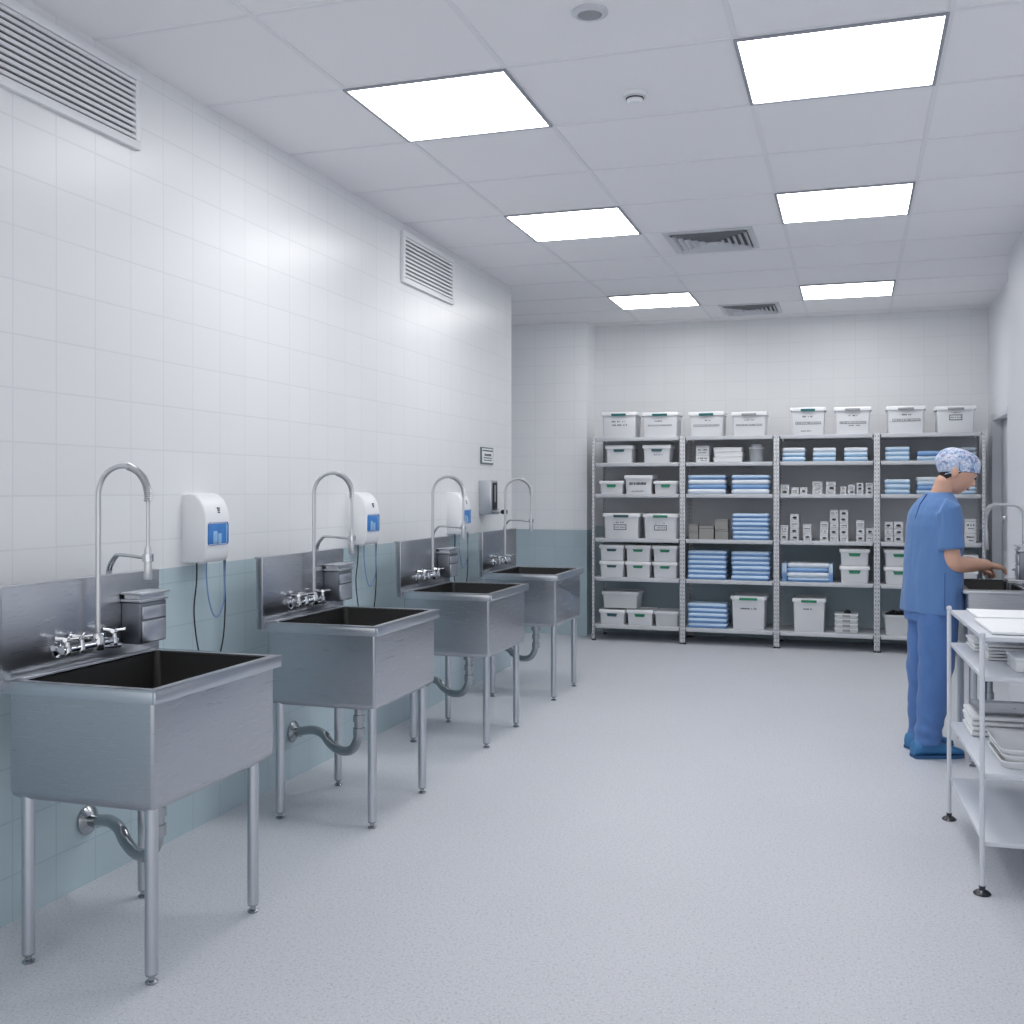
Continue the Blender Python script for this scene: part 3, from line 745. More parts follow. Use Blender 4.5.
# fourth rack
pack_stack(u6(513), u6(617), v6(242), LEV[4], 3, ['pack2'], 'uppermost shelf, rack behind the nurse, outer stack', d=.26, what='pale blue pack', jit=.002)
pack_stack(u6(650), u6(757), v6(260), LEV[4], 2, ['pack2', 'packb'], 'uppermost shelf, beside the nurse cap', d=.26, what='pale blue pack', jit=.002)
pack_stack(u6(838), u6(903), v6(244), LEV[4], 3, ['packg', 'packg', 'packg'], 'behind the nurse cap, uppermost shelf', d=.26, what='grey pack', jit=.002)
pack_stack(u6(510), u6(620), v6(381), LEV[3], 3, ['pack2'], 'second shelf down, rack behind the nurse', d=.26, what='pale blue pack', jit=.002)
pack_stack(u6(649), u6(765), v6(371), LEV[3], 4, ['pack2', 'packb', 'pack2', 'packw'], 'second shelf down, behind the nurse neck', d=.26, what='pale blue pack', jit=.005)
pack_stack(u6(800), u6(902), v6(413), LEV[3], 2, ['pack2'], 'second shelf down, beside the nurse chin', d=.26, what='pale blue pack', jit=.002)

# --- small cartons
def carton(label, x0, x1, z, h, y, seed, mat='carton', mark=True, d=.09, grp='small white cartons'):
    t = thing('carton', label, 'carton', ((x0+x1)/2, y, z+.0008), 0, grp); w = x1-x0; rnd = random.Random(seed)
    b = B(); box(b, -w/2, w/2, 0, d, 0, h-.0015, min(.002, w*.03), 1); obj('carton_body', b, M[mat], t)
    b = B(); box(b, -w/2-.0008, w/2+.0008, -.0008, d*.6, h*.80, h*.83); obj('flap_seam', b, M['gclip' if mat == 'carton' else 'inkd'], t, smooth=False)
    if mark:
        b = B(); q = 0
        if rnd.random() < .6:
            lathe(b, [(0, 0), (w*.26, 0), (w*.26, .001), (0, .001)], (rnd.uniform(-.08, .08)*w, -.0002, h*.45), 'Y', 12)
            for v in b.verts: v.co.z = h*.45+(v.co.z-h*.45)*.55
        else:
            dashes(b, -w*.34, w*.34, h*.42, h*.16, -.0002, rnd)
        dashes(b, -w*.3, w*.3, h*.16, h*.09, -.0002, rnd)
        obj('carton_print', b, M['inkd'], t, smooth=False)
    return t
def carton_stack(u0, u1, vtop, z, n, where, mat='carton', d=.09, yoff=.05, grp=None, word='small white printed carton', mark=True):
    y = YF+yoff; x0, x1 = XatY(u0, y), XatY(u1, y); H = ZatY((u0+u1)/2, vtop, y)-z
    for i in range(n):
        lab = word+(', %s from bottom, ' % ORD[i] if n > 1 else ', ')+where
        j = ((i*37+int(u0)) % 5-2)*.0007
        carton(lab, x0+j, x1+j, z+i*H/n, H/n, y+((i*3+int(u1)) % 4)*.002, int(u0*10)+i, mat, mark, d, grp or 'cartons, '+where)
# second rack, uppermost shelf: odd white packages
carton_stack(u4(565), u4(630), v4(272), LEV[4], 2, 'uppermost shelf, second rack', d=.14)
def flat_stack(u0, u1, vtop, z, n, where, word, mat='tray', d=.25):
    y = YF+.04; x0, x1 = XatY(u0, y), XatY(u1, y); H = ZatY((u0+u1)/2, vtop, y)-z; h = H/n; w = x1-x0
    for i in range(n):
        b = B(); box(b, -w/2, w/2, 0, d, 0, h*.97, h*.2, 2); box(b, -w/2-.004, w/2+.004, -.004, d+.004, h*.72, h*.9, .002)
        o = tag(obj('flat_case', b, M[mat], loc=((x0+x1)/2+(.004 if i % 2 else -.003), y, z+.001+i*h)), '%s, %s from bottom, %s' % (word, ORD[i], where), 'case', 'flat cases, '+where)
flat_stack(u4(653), u4(790), v4(279), LEV[4], 3, 'middle of uppermost shelf, second rack', 'flat white case')
y = YF+.05; xa, xb = XatY(u4(822), y), XatY(u4(892), y)
t = thing('clear_jar', 'clear plastic tub with wide lid, uppermost shelf, second rack', 'tub', ((xa+xb)/2, y+.07, LEV[4]+.001))
b = B(); lathe(b, [(0, 0), (.058, 0), (.062, .01), (.068, .12), (.064, .122), (.058, .012), (0, .011)], seg=28); obj('tub_body', b, M['clear'], t)
b = B(); lathe(b, [(.0, .12), (.071, .12), (.071, .132), (.05, .14), (.045, .16), (0, .16)], seg=28); obj('tub_lid', b, M['bin'], t)
b = B(); lathe(b, [(0, .012), (.054, .012), (.056, .085), (0, .085)], seg=24); obj('tub_contents', b, M['carton'], t)
# second rack, third shelf: grey cartons
carton_stack(u4(530), u4(576), v4(655), LEV[2], 2, 'alcove end of third shelf down, second rack', 'gcarton', .12, word='slim grey carton', mark=False)
carton_stack(u4(580), u4(651), v4(663), LEV[2], 1, 'between grey stacks, third shelf down, second rack', 'gcarton', .15, word='broad grey carton', mark=False)
carton_stack(u4(657), u4(721), v4(630), LEV[2], 2, 'beside blue packs, third shelf down, second rack', 'gcarton', .14, word='square grey carton', mark=False)
# third rack, second shelf
for k, (a, e, vt, n) in enumerate(((66, 103, 404, 2), (113, 144, 416, 1), (149, 180, 416, 1), (202, 244, 391, 3), (260, 301, 391, 3), (322, 347, 412, 2), (354, 383, 404, 2), (391, 420, 396, 3), (430, 461, 396, 3))):
    carton_stack(u6(a), u6(e), v6(vt), LEV[3], n, '%s pile along second shelf down, third rack' % (ORD+['eighth', 'ninth'])[k], grp='small cartons on the second shelf of the third rack')
# third rack, third shelf
for k, (a, e, vt, n) in enumerate(((66, 99, 108, 2), (107, 144, 60, 4), (163, 198, 105, 2), (235, 270, 92, 3), (277, 313, 42, 5), (319, 355, 42, 5), (390, 424, 87, 3), (432, 467, 120, 2))):
    carton_stack(u6(a), u6(e), v7(vt), LEV[2], n, '%s pile along third shelf down, third rack' % (ORD+['eighth'])[k], grp='cartons on the third shelf of the third rack')
for k, (a, e, vt, n, w) in enumerate(((511, 546, 93, 3, 'outer pile, third shelf down, rack behind the nurse'), (550, 590, 93, 3, 'pile beside the nurse back, third shelf down'), (854, 901, 82, 2, 'third shelf down, beyond the nurse sleeve'))):
    carton_stack(u6(a), u6(e), v7(vt), LEV[2], n, w, grp='cartons behind the nurse')
# third rack lower
yv = YF+.04
pack_stack(u6(92), u6(272), v7(270), LEV[1], 4, ['pack', 'packw', 'packb', 'packw'], 'between upright sheets, fourth shelf down, third rack', what='soft blue folded drape', d=.26, jit=.008)
for a, e, nm in ((72, 92, 'alcove'), (272, 289, 'nurse')):
    x0, x1 = XatY(u6(a), yv), XatY(u6(e), yv); h = .165
    b = B(); loft(b, [[Vector((x0-(x0+x1)/2+(x1-x0)*q, yy, zz)) for q, zz in ((0, 0), (1, 0), (1, h*.96), (.8, h), (.2, h), (0, h*.96))] for yy in (0, .02, .22, .24)])
    tag(obj('upright_sheet', b, M['pack'], loc=((x0+x1)/2, yv+.01, LEV[1]+.001)), 'upright blue folded sheet, %s side of the soft drapes, third rack' % nm, 'folded sheet', 'upright sheets on the third rack')
for r in (0, 1):
    x0, x1 = XatY(u6(317), YF+.03), XatY(u6(448), YF+.03)
    storage_box('small white bin with green clip, %s of two, fourth shelf down, third rack' % ['lower', 'upper'][r], (x0+x1)/2, LEV[1]+r*.152, x1-x0, .150, .3, 'green', y=YF+.03, seed=50+r, clip_low=1)
    x0, x1 = XatY(u6(507), YF+.03), XatY(u6(640), YF+.03)
    storage_box('small white bin with green clip, %s of two, behind the nurse back' % ['lower', 'upper'][r], (x0+x1)/2, LEV[1]+r*.152, x1-x0, .150, .3, 'green', y=YF+.03, seed=54+r, clip_low=1)
    x0, x1 = XatY(u6(800), YF+.03), XatY(u6(912), YF+.03)
    storage_box('plain white bin, %s of two, behind the nurse forearm' % ['lower', 'upper'][r], (x0+x1)/2, LEV[1]+r*.135, x1-x0, .133, .3, None, y=YF+.03, seed=57+r)
bx_px('big white bin with dark green clip, bottom shelf, third rack', u6(115), u6(260), v7(421), LEV[0], 'green', [('textd', -.16, .08, .66, .7)], wide_clip=.46, seed=61, d=.34)
# clear clip boxes
y = YF+.05; x0, x1 = XatY(u6(296), y), XatY(u6(398), y); H = ZatY(u6(347), v7(487), y)-LEV[0]; h = H/4
for i in range(4):
    t = thing('clip_box', 'flat clear clip box, %s from bottom of four, bottom shelf, third rack' % ORD[i], 'box', ((x0+x1)/2, y, LEV[0]+.001+i*h), 0, 'four flat clip boxes'); w = x1-x0
    b = B(); box(b, -w/2+.006, w/2-.006, 0, .18, 0, h*.7, .008); obj('box_tray', b, M['bin'], t)
    b = B(); box(b, -w/2, w/2, -.005, .185, h*.66, h*.97, .006); obj('box_cover', b, M['lid'], t)
    b = B(); box(b, -w*.16, w*.16, -.009, .0, h*.35, h*.8, .002); obj('box_latch', b, M['gclip'], t)
b = B(); box(b, -.03, .03, 0, .04, 0, .02, .006); box(b, -.015, .02, .006, .03, .018, .03, .005)
tag(obj('black_clip', b, M['black'], loc=((x0+x1)/2+.01, y+.05, LEV[0]+.002+4*h)), 'small black clip lying on the flat clip boxes', 'clip')
# open tub with dark items behind the nurse
y = YF+.03; x0, x1 = XatY(u6(504), y), XatY(u6(650), y)
storage_box('open white tub of dark items on the bottom shelf behind the nurse', (x0+x1)/2, LEV[0], x1-x0, ZatY(u6(560), v7(492), y)-LEV[0], .3, None, y=y, lid=False, body='bin', seed=70, name='open_tub')
zt = ZatY(u6(560), v7(492), y)
for i in range(6):
    xx = x0+.05+(x1-x0-.1)*i/5
    b = B(); tube(b, [(-.016, 0, 0), (-.02, .02, .012), (0, .05, .02), (.018, .08, .012), (.014, .1, 0)], [.012, .018, .02, .018, .012], 10)
    o = tag(obj('black_pouch', b, M['black'], loc=(xx, y+.05+.11*(i % 2), zt-.016+.003*(i % 3))), 'small black pouch in the open tub on the bottom shelf', 'pouch', 'black pouches heaped in the open tub')
    o.rotation_euler = (0, 0, (i*.37) % .3-.15)
b = B(); box(b, x0+.035, x1-.035, y+.035, y+.265, LEV[0]+.02, zt-.018); tag(obj('dark_lining', b, M['dark'], smooth=False), 'dark lining cloth inside the open white tub', 'lining')

# ------------------------------------------------------------------ white cart
CX0, CX1, CY0, CY1 = .412, 1.0, 4.06, 4.935
cart = thing('utility_cart', 'white four-level cart standing before the nurse', 'cart', (0, 0, 0))
for z in (.905, .765, .425, .185):
    b = B(); box(b, CX0+.004, CX1-.004, CY0+.004, CY1-.004, z-.018, z, .004)
    obj('cart_shelf', b, M['cart'], cart)
for x in (CX0, CX1):
    for y in (CY0, CY1):
        b = B(); tube(b, [(x, y, .02), (x, y, .905), (x, y, .912)], [.009, .009, .006], 16); lg = obj('cart_leg', b, M['steel_lt' if False else 'cart'], cart)
        b = B(); lathe(b, [(0, 0), (.028, 0), (.03, .004), (.022, .012), (.011, .018), (.011, .03), (0, .03)], (x, y, 0), seg=24); obj('foot_disc', b, M['footm'], lg)
        b = B(); lathe(b, [(.0, .905), (.0105, .906), (.0115, .913), (.008, .92), (0, .922)], (x, y, 0), seg=16); obj('leg_cap', b, M['cart'], lg)
def sheet(label, x0, x1, y0, y1, z, h, seed, grp, bev=.4, mat='cloth', name='folded_sheet', cat='folded sheet'):
    rnd = random.Random(seed); b = B(); nx, ny = 14, 12
    # soft pad: a sagging, slightly wavy slab with rounded fold edges
    def P(i, j, top):
        x = x0+(x1-x0)*i/nx; y = y0+(y1-y0)*j/ny
        e = min(i, nx-i, j, ny-j)
        n = noise.noise(Vector((x*9+seed, y*9, seed)))
        zz = (z+h*(.8 if e == 0 else 1)+n*h*.10) if top else z+(h*.2 if e == 0 else 0)
        return Vector((x+(noise.noise(Vector((y*14, seed, 2)))*.003), y+(noise.noise(Vector((x*14, seed, 5)))*.003), zz))
    g = {}
    for tp in (0, 1):
        for i in range(nx+1):
            for j in range(ny+1): g[tp, i, j] = b.verts.new(P(i, j, tp))
        for i in range(nx):
            for j in range(ny): b.faces.new((g[tp, i, j], g[tp, i+1, j], g[tp, i+1, j+1], g[tp, i, j+1]))
    for i in range(nx):
        for j in (0, ny): b.faces.new((g[0, i, j], g[0, i+1, j], g[1, i+1, j], g[1, i, j]))
    for j in range(ny):
        for i in (0, nx): b.faces.new((g[0, i, j], g[0, i, j+1], g[1, i, j+1], g[1, i, j]))
    return tag(obj(name, b, M[mat], angle=60), label, cat, grp)
sheet('flat white sheet on the cart top, the one nearer the nurse', .475, .96, 4.60, 4.89, .906, .012, 1, 'white sheets on the cart top')
sheet('flat white sheet on the cart top, farther from the nurse', .452, .96, 4.11, 4.53, .906, .014, 2, 'white sheets on the cart top')
for i in range(3):
    sheet('folded white towel, %s from bottom of the stack under the cart top, nurse end' % ORD[i], .472+.004*(i % 2), .92, 4.66, 4.88, .766+i*.015, .0145, 10+i, 'folded towels on the cart second shelf')
for i in range(5):
    sheet('folded white towel, %s from bottom of the middle stack, cart second shelf' % ORD[i], .488+.005*(i % 2), .92, 4.44, 4.645, .766+i*.0125, .0112, 20+i, 'folded towels on the cart second shelf')
def tray_mesh(w, d, h):
    b = B()
    def rr(s, z, r):
        X, D = w/2-s, d/2-s; out = []
        for cx, cy, a0 in ((X-r, D-r, 0), (-X+r, D-r, PI/2), (-X+r, -D+r, PI), (X-r, -D+r, 1.5*PI)):
            for k in range(6):
                a = a0+PI/2*k/5; out.append(Vector((cx+r*math.cos(a), cy+r*math.sin(a), z)))
        return out
    loft(b, [rr(.016, 0, .03), rr(.010, h*.5, .03), rr(.004, h-.004, .03), rr(0, h-.004, .03), rr(0, h, .03), rr(.006, h, .03), rr(.012, h*.5, .03), rr(.019, .006, .03)])
    return b
t = thing('white_case', 'single white case at the front of the cart second shelf', 'case', (.54, 4.17, .7655))
b = B(); box(b, 0, .34, 0, .17, 0, .042, .006); obj('case_body', b, M['tray'], t)
b = B(); box(b, -.004, .344, -.004, .174, .040, .055, .005); obj('case_lid', b, M['cloth'], t)
def tray_stack(x0, x1, y0, y1, z, n, h, p, where):
    pr = None
    for i in range(n):
        o = obj('stacked_tray', tray_mesh(x1-x0, y1-y0, h), M['tray']) if pr is None else pr.copy()
        if pr is not None: COL.objects.link(o)
        pr = pr or o
        tag(o, 'white tray, %s from bottom of the %s' % (ORD[i], where), 'tray', 'white trays stacked on the cart')
        o.location = ((x0+x1)/2+(.004 if i % 2 else -.002), (y0+y1)/2, z+.001+i*p)
for i in range(4):
    sheet('folded white linen, %s from bottom of the nurse-end pile, cart third shelf' % ORD[i], .462+.004*(i % 2), .93, 4.65, 4.91, .426+i*.021, .0205, 30+i, 'folded linen on the cart third shelf')
o = tag(obj('steel_tray', tray_mesh(.44, .25, .016), M['steel'], loc=(.70, 4.777, .426+.0845+.003)), 'thin steel tray lying on the nurse-end linen pile of the cart', 'tray')
tray_stack(.487, .92, 4.13, 4.46, .425, 3, .028, .0215, 'front stack, cart third shelf')

PV = Vector((.405, 4.5, 0)); CA = math.radians(2.5)
for o in list(scene.objects):
    if o.parent is None and (o is cart or o.get('group') in ('white sheets on the cart top', 'folded towels on the cart second shelf', 'folded linen on the cart third shelf', 'white trays stacked on the cart') or o.name.startswith(('white_case', 'steel_tray'))):
        q = Matrix.Rotation(CA, 3, 'Z') @ (o.location-PV); o.location = PV+q; o.rotation_euler = (0, 0, o.rotation_euler.z+CA)

# ------------------------------------------------------------------ the nurse
D0 = 5.72
RV, FV = Vector((CT, ST, 0)), Vector((-ST, CT, 0))
C0 = W(932, HV, D0); C0.z = 0
def CF(a, b_, z): return C0+RV*a+FV*b_+Vector((0, 0, z))
nurse = thing('person', 'person in blue scrubs and patterned cap reaching into the sink', 'person', (C0.x, C0.y, 0))
def local(bm):
    for v in bm.verts: v.co -= Vector((C0.x, C0.y, 0))
def ell(c, w, t, phi, n=28, p=2.3):
    """ring: half width w across the body, half depth t along the facing direction phi (camera frame)"""
    Fd = RV*math.cos(phi)+FV*math.sin(phi); Rd = RV*math.sin(phi)-FV*math.cos(phi); out = []
    for k in range(n):
        a = 2*PI*k/n; ca, sa = math.cos(a), math.sin(a)
        out.append(c+Rd*(w*math.copysign(abs(ca)**(2/p), ca))+Fd*(t*math.copysign(abs(sa)**(2/p), sa)))
    return out
def remeshed(bm, name, vox, smooth_it, mat, wrinkle=None, parent=nurse):
    me = bpy.data.meshes.new(name); bmesh.ops.recalc_face_normals(bm, faces=bm.faces); bm.to_mesh(me); bm.free()
    o = bpy.data.objects.new('tmp', me); COL.objects.link(o)
    m = o.modifiers.new('r', 'REMESH'); m.mode = 'VOXEL'; m.voxel_size = vox
    s = o.modifiers.new('s', 'SMOOTH'); s.iterations = smooth_it; s.factor = .5
    dg = bpy.context.evaluated_depsgraph_get(); ev = o.evaluated_get(dg)
    me2 = bpy.data.meshes.new_from_object(ev, depsgraph=dg); bpy.data.objects.remove(o)
    me2.name = name
    if wrinkle:
        ns = [v.normal.copy() for v in me2.vertices]
        for v, n in zip(me2.vertices, ns): v.co += n*wrinkle(v.co)
    me2.materials.clear(); me2.materials.append(mat)
    me2.polygons.foreach_set('use_smooth', [True]*len(me2.polygons))
    q = bpy.data.objects.new(name, me2); COL.objects.link(q); q.parent = parent
    return q
dg_ = math.radians
# joints
shR, elR, wrR = W(947.5, 508, 5.585), W(952, 564, 5.572), W(988, 565, 5.68)
shL = CF(-.015, .125, 1.31); elL = CF(.11, .18, 1.03); wrL = W(974, 567, 5.83)
anR, anL = CF(-.050, -.07, .08), CF(-.010, .13, .08)
knR, knL = CF(-.005, -.075, .47), CF(-.005, .09, .47)
hpR, hpL = CF(.006, -.075, .84), CF(.012, .075, .84)
headC = W(957.5, 469.5, 5.70); HS = 1.07
ph_h, pit = dg_(-3), dg_(27)
HF = (RV*math.cos(ph_h)+FV*math.sin(ph_h)); HL = (FV*math.cos(ph_h)-RV*math.sin(ph_h)); HU = Vector((0, 0, 1))
hx = (HF*math.cos(pit)-HU*math.sin(pit)); hz = (HU*math.cos(pit)+HF*math.sin(pit)); hy = HL
def HP(x, y, z): return headC+(hx*x+hy*y+hz*z)*HS
def head_pt(th, la):
    """th around (0 = face), la from -pi/2 to pi/2"""
    cx, sx = math.cos(th), math.sin(th); cl, sl = math.cos(la), math.sin(la)
    x, y, z = cx*cl, sx*cl, sl
    L_ = .094 if x > 0 else .102; Wd = .076; Hh = .098 if z > 0 else .118
    X, Y, Z_ = x*L_, y*Wd, z*Hh
    if z < 0:      # taper into the jaw
        q = -z
        Y *= 1-.34*q**1.3; X = X*(1-.12*q)+.018*q
        if x < 0: X *= 1-.45*q
    fr = max(0, cx)**6
    def g(c, s): return math.exp(-((Z_-c)/s)**2)
    ay = abs(Y)
    nose = math.exp(-(ay/.013)**2)
    X += fr*nose*(.021*g(-.034, .014)+.010*g(-.015, .016))           # nose
    X += max(0, cx)**3*.006*g(.018, .012)                             # brow
    X -= max(0, cx)**3*.007*math.exp(-((ay-.03)/.014)**2)*g(-.004, .010)   # sockets
    X += fr*math.exp(-(ay/.022)**2)*(.007*g(-.060, .006)+.007*g(-.072, .006)+.010*g(-.1, .012))   # lips, chin
    return HP(X, Y, Z_)
def head_rings(n=40, m=30): return [[head_pt(2*PI*k/n, -PI/2+PI*j/m) for k in range(n)] for j in range(1, m)]
b = B()
loft(b, head_rings())
for s in (-1, 1):   # ears
    e = HP(-.026, s*.073, -.034)
    rings = []
    for q in range(7):
        tq = q/6; rr_ = math.sin(PI*(.08+.84*tq))
        rings.append([e+hz*(-.030+.062*tq)+hx*(.021*rr_*math.cos(2*PI*k/10)-.008*tq)+hy*(s*(.008*rr_*math.sin(2*PI*k/10)+.006+.006*tq)) for k in range(10)])
    loft(b, rings)
neckB = CF(.03, 0, 1.36)
tube(b, [neckB, CF(.048, 0, 1.40), HP(-.030, 0, -.085), HP(-.012, 0, -.03)], [.054, .052, .046, .042], 20)
# trunk under the clothes
loft(b, [ell(CF(-.01, 0, z), w, t_, dg_(18)) for z, w, t_ in ((.80, .12, .08), (.92, .12, .08), (1.05, .10, .06), (1.2, .10, .05), (1.29, .09, .045), (1.34, .05, .04))])
ap = smooth_path([shR, shR.lerp(elR, .5), shR.lerp(elR, .88), elR.lerp(wrR, .1), elR.lerp(wrR, .45), elR.lerp(wrR, .75), wrR], 5); rk = [.03, .046, .0465, .0475, .042, .034, .0275]
tube(b, ap, [rk[min(int(q/5), 5)]*(1-(q % 5)/5)+rk[min(int(q/5)+1, 6)]*((q % 5)/5) if q < 30 else rk[6] for q in range(len(ap))], 18)
ap = smooth_path([shL, shL.lerp(elL, .5), shL.lerp(elL, .88), elL.lerp(wrL, .1), elL.lerp(wrL, .45), elL.lerp(wrL, .75), wrL], 5)
tube(b, ap, [rk[min(int(q/5), 5)]*(1-(q % 5)/5)+rk[min(int(q/5)+1, 6)]*((q % 5)/5) if q < 30 else rk[6] for q in range(len(ap))], 18)
for h, k, a in ((hpR, knR, anR), (hpL, knL, anL)):
    tube(b, [h, h.lerp(k, .5), k, k.lerp(a, .35), a], [.07, .06, .05, .045, .032], 18)
    tube(b, [a, a+RV*.05-Vector((0, 0, .035)), a+RV*.11-Vector((0, 0, .05))], [.032, .026, .018], 14)
def hand(wr, fwd, side, up, tips, thumb):
    """palm + five separate curled fingers; side points to the thumb side"""
    kn = []
    for q in (-1.5, -.5, .5, 1.5):
        k = wr+fwd*(.078-.004*abs(q))+side*(q*.0185)+up*(.004)
        kn.append(k); tube(b, [wr+side*(q*.010), wr.lerp(k, .5)+side*(q*.003), k], [.0175, .0165, .0135], 12)
    for i, (k, (ln, c1, c2)) in enumerate(zip(kn, tips)):
        p1 = k+(fwd*math.cos(c1)-up*math.sin(c1))*ln*.45
        p2 = p1+(fwd*math.cos(c2)-up*math.sin(c2))*ln*.32
        p3 = p2+(fwd*math.cos(c2+.3)-up*math.sin(c2+.3))*ln*.23
        tube(b, [k-fwd*.012, k, p1, p2, p3], [.0095, .0105, .0092, .0085, .0068], 10)
    tb = wr+fwd*.022+side*.022-up*.004
    tube(b, [wr+fwd*.012+side*.008, tb, tb+fwd*.028+side*.020-up*.008, tb+fwd*.052+side*.022-up*.014, tb+fwd*.070+side*.016-up*.018], [.014, .0145, .0115, .0105, .008], 10)
fw = (W(1010, 570.5, 5.755)-wrR).normalized(); sd = (FV-fw*FV.dot(fw)).normalized(); upv = sd.cross(fw)*-1
if upv.z < 0: upv = -upv
hand(wrR, fw, sd, upv, [(.060, .25, .8), (.075, .15, .55), (.080, .05, .35), (.074, -.05, .12)], 1)
fwL = (W(995, 571, 5.88)-wrL).normalized(); sdL = (-FV+fwL*FV.dot(fwL)).normalized(); uL = fwL.cross(sdL)
if uL.z < 0: uL = -uL
hand(wrL, fwL, sdL, uL, [(.060, .5, 1.1), (.075, .4, .9), (.080, .3, .8), (.074, .25, .7)], 1)
local(b); body = remeshed(b, 'body', .0042, 3, M['skin'])
# face details
def facelet(name, pts, r, mat, flat=1):
    b = B(); tube(b, pts, r, 8); local(b); return obj(name, b, mat, nurse)
for s in (-1, 1):
    eb = B(); c = HP(.077, s*.031, -.004)
    bmesh.ops.create_uvsphere(eb, u_segments=14, v_segments=10, radius=.0095, matrix=Matrix.Translation(c)); local(eb); ey = obj('eye', eb, M['sclera'], nurse)
    facelet('eyelid_lashes', [HP(.083, s*.019, -.006), HP(.092, s*.030, -.007), HP(.084, s*.042, -.006)], [.003, .0062, .003], M['eye'])
    facelet('eyebrow', [HP(.092, s*.014, .016), HP(.094, s*.030, .021), HP(.082, s*.048, .017)], [.002, .0032, .0015], M['hair'])
facelet('lips', [HP(.080, -.020, -.067), HP(.0925, -.008, -.066), HP(.0945, 0, -.065), HP(.0925, .008, -.066), HP(.080, .020, -.067)], [.002, .0038, .0042, .0038, .002], M['lips'])
# hair under the cap edge
b = B(); n = 40
def hr(th, la, k):
    p = head_pt(th, la); c = HP(0, 0, 0); return c+(p-c)*k
rings = []
for j in range(8):
    rings.append([hr(th, -.07+(.36 if math.cos(th) > 0 else .46)*math.cos(th)+.12-(.17+.16*max(0, -math.cos(th))**.5)*(1-j/7), 1.035+.085*max(0, -math.cos(th))) for th in [2*PI*k/n for k in range(n)]])
loft(b, rings, False); local(b); ho = obj('hair', b, M['hair'], nurse)
sm = ho.modifiers.new('thick', 'SOLIDIFY'); sm.thickness = .006
# cap
b = B(); n, m = 56, 22; rings = []
for j in range(m+1):
    fr = j/m; ring = []
    for k in range(n):
        th = 2*PI*k/n; lo = .13-.04*math.cos(th)-(.02 if abs(th-PI) < 1 else 0)
        lo = -.07+(.36 if math.cos(th) > 0 else .46)*math.cos(th)
        la = lo+(PI/2*.995-lo)*fr
        p = head_pt(th, la); c = HP(0, 0, 0); q = p-c
        puff = 1.06+.15*math.sin(PI*min(1, fr*1.25))**.7*(.65+.35*(1 if math.cos(th) < .3 else .6))
        fold = .012*math.sin(th*14+3*noise.noise(Vector((th*2, fr*3, 0))))*math.sin(PI*min(1, fr*1.4))*(1-fr)
        fold += .02*noise.noise(Vector((q.x*28, q.y*28, q.z*28)))*min(1, fr*4)
        ring.append(c+q*(puff+fold))
    rings.append(ring)
top_r = rings[-1]
loft(b, rings, False); b.faces.new(list(b.verts)[-n:])
b.verts.ensure_lookup_table()
local(b); co = obj('surgical_cap', b, M['cap'], nurse, angle=80)
so = co.modifiers.new('thick', 'SOLIDIFY'); so.thickness = .005
b = B(); band = [p.copy() for p in rings[0]]; tube(b, band+[band[0]], .0045, 6, False); local(b); obj('cap_band', b, M['cap'], co)
# scrub top
def uA(u): return (u-932)*.00538
P18 = dg_(18); b = B()
rs_ = [(.765, 932, .195, .126), (.80, 932, .193, .126), (.88, 932, .186, .124), (.97, 932.5, .176, .122), (1.06, 933, .168, .119), (1.15, 934, .168, .117), (1.23, 934, .17, .112), (1.29, 934.5, .168, .10), (1.335, 936, .152, .086), (1.368, 937.5, .12, .074), (1.392, 939, .085, .064), (1.407, 940.5, .068, .058)]
loft(b, [ell(CF(uA(u), 0, z), w, t_, P18) for z, u, w, t_ in rs_])
slR = shR.lerp(elR, .735)
tube(b, [shR+Vector((-.03, 0, .01)), shR+Vector((0, 0, -.005)), shR.lerp(elR, .4), slR], [.056, .066, .067, .073], 22)
slL = shL.lerp(elL, .72)
tube(b, [shL+Vector((0, -.02, .0)), shL, shL.lerp(elL, .4), slL], [.05, .056, .06, .064], 22)
local(b)
def wr_top(p):
    h = p.z
    v = .0045*noise.noise(Vector((p.x*13+2*noise.noise(p*4), p.y*13, h*4)))+.0025*noise.noise(Vector((p.x*28, p.y*28, h*10)))
    q_ = Vector((p.x, p.y, h))-(shR-Vector((C0.x, C0.y, 0))); ax = q_.dot((elR-shR).normalized())
    v -= .007*math.exp(-((q_.dot(RV)+.055)/.012)**2)*max(0, min(1, (ax+.02)*12))*max(0, min(1, (.22-ax)*8))*(1 if q_.dot(FV) < .09 else 0)
    v += .004*math.sin((p.x*.9-p.y*.5)*60+h*9)*max(0, min(1, (1.1-h)*3))*.7
    return v
shirt = remeshed(b, 'scrub_top', .0065, 4, M['scrub'], wr_top)
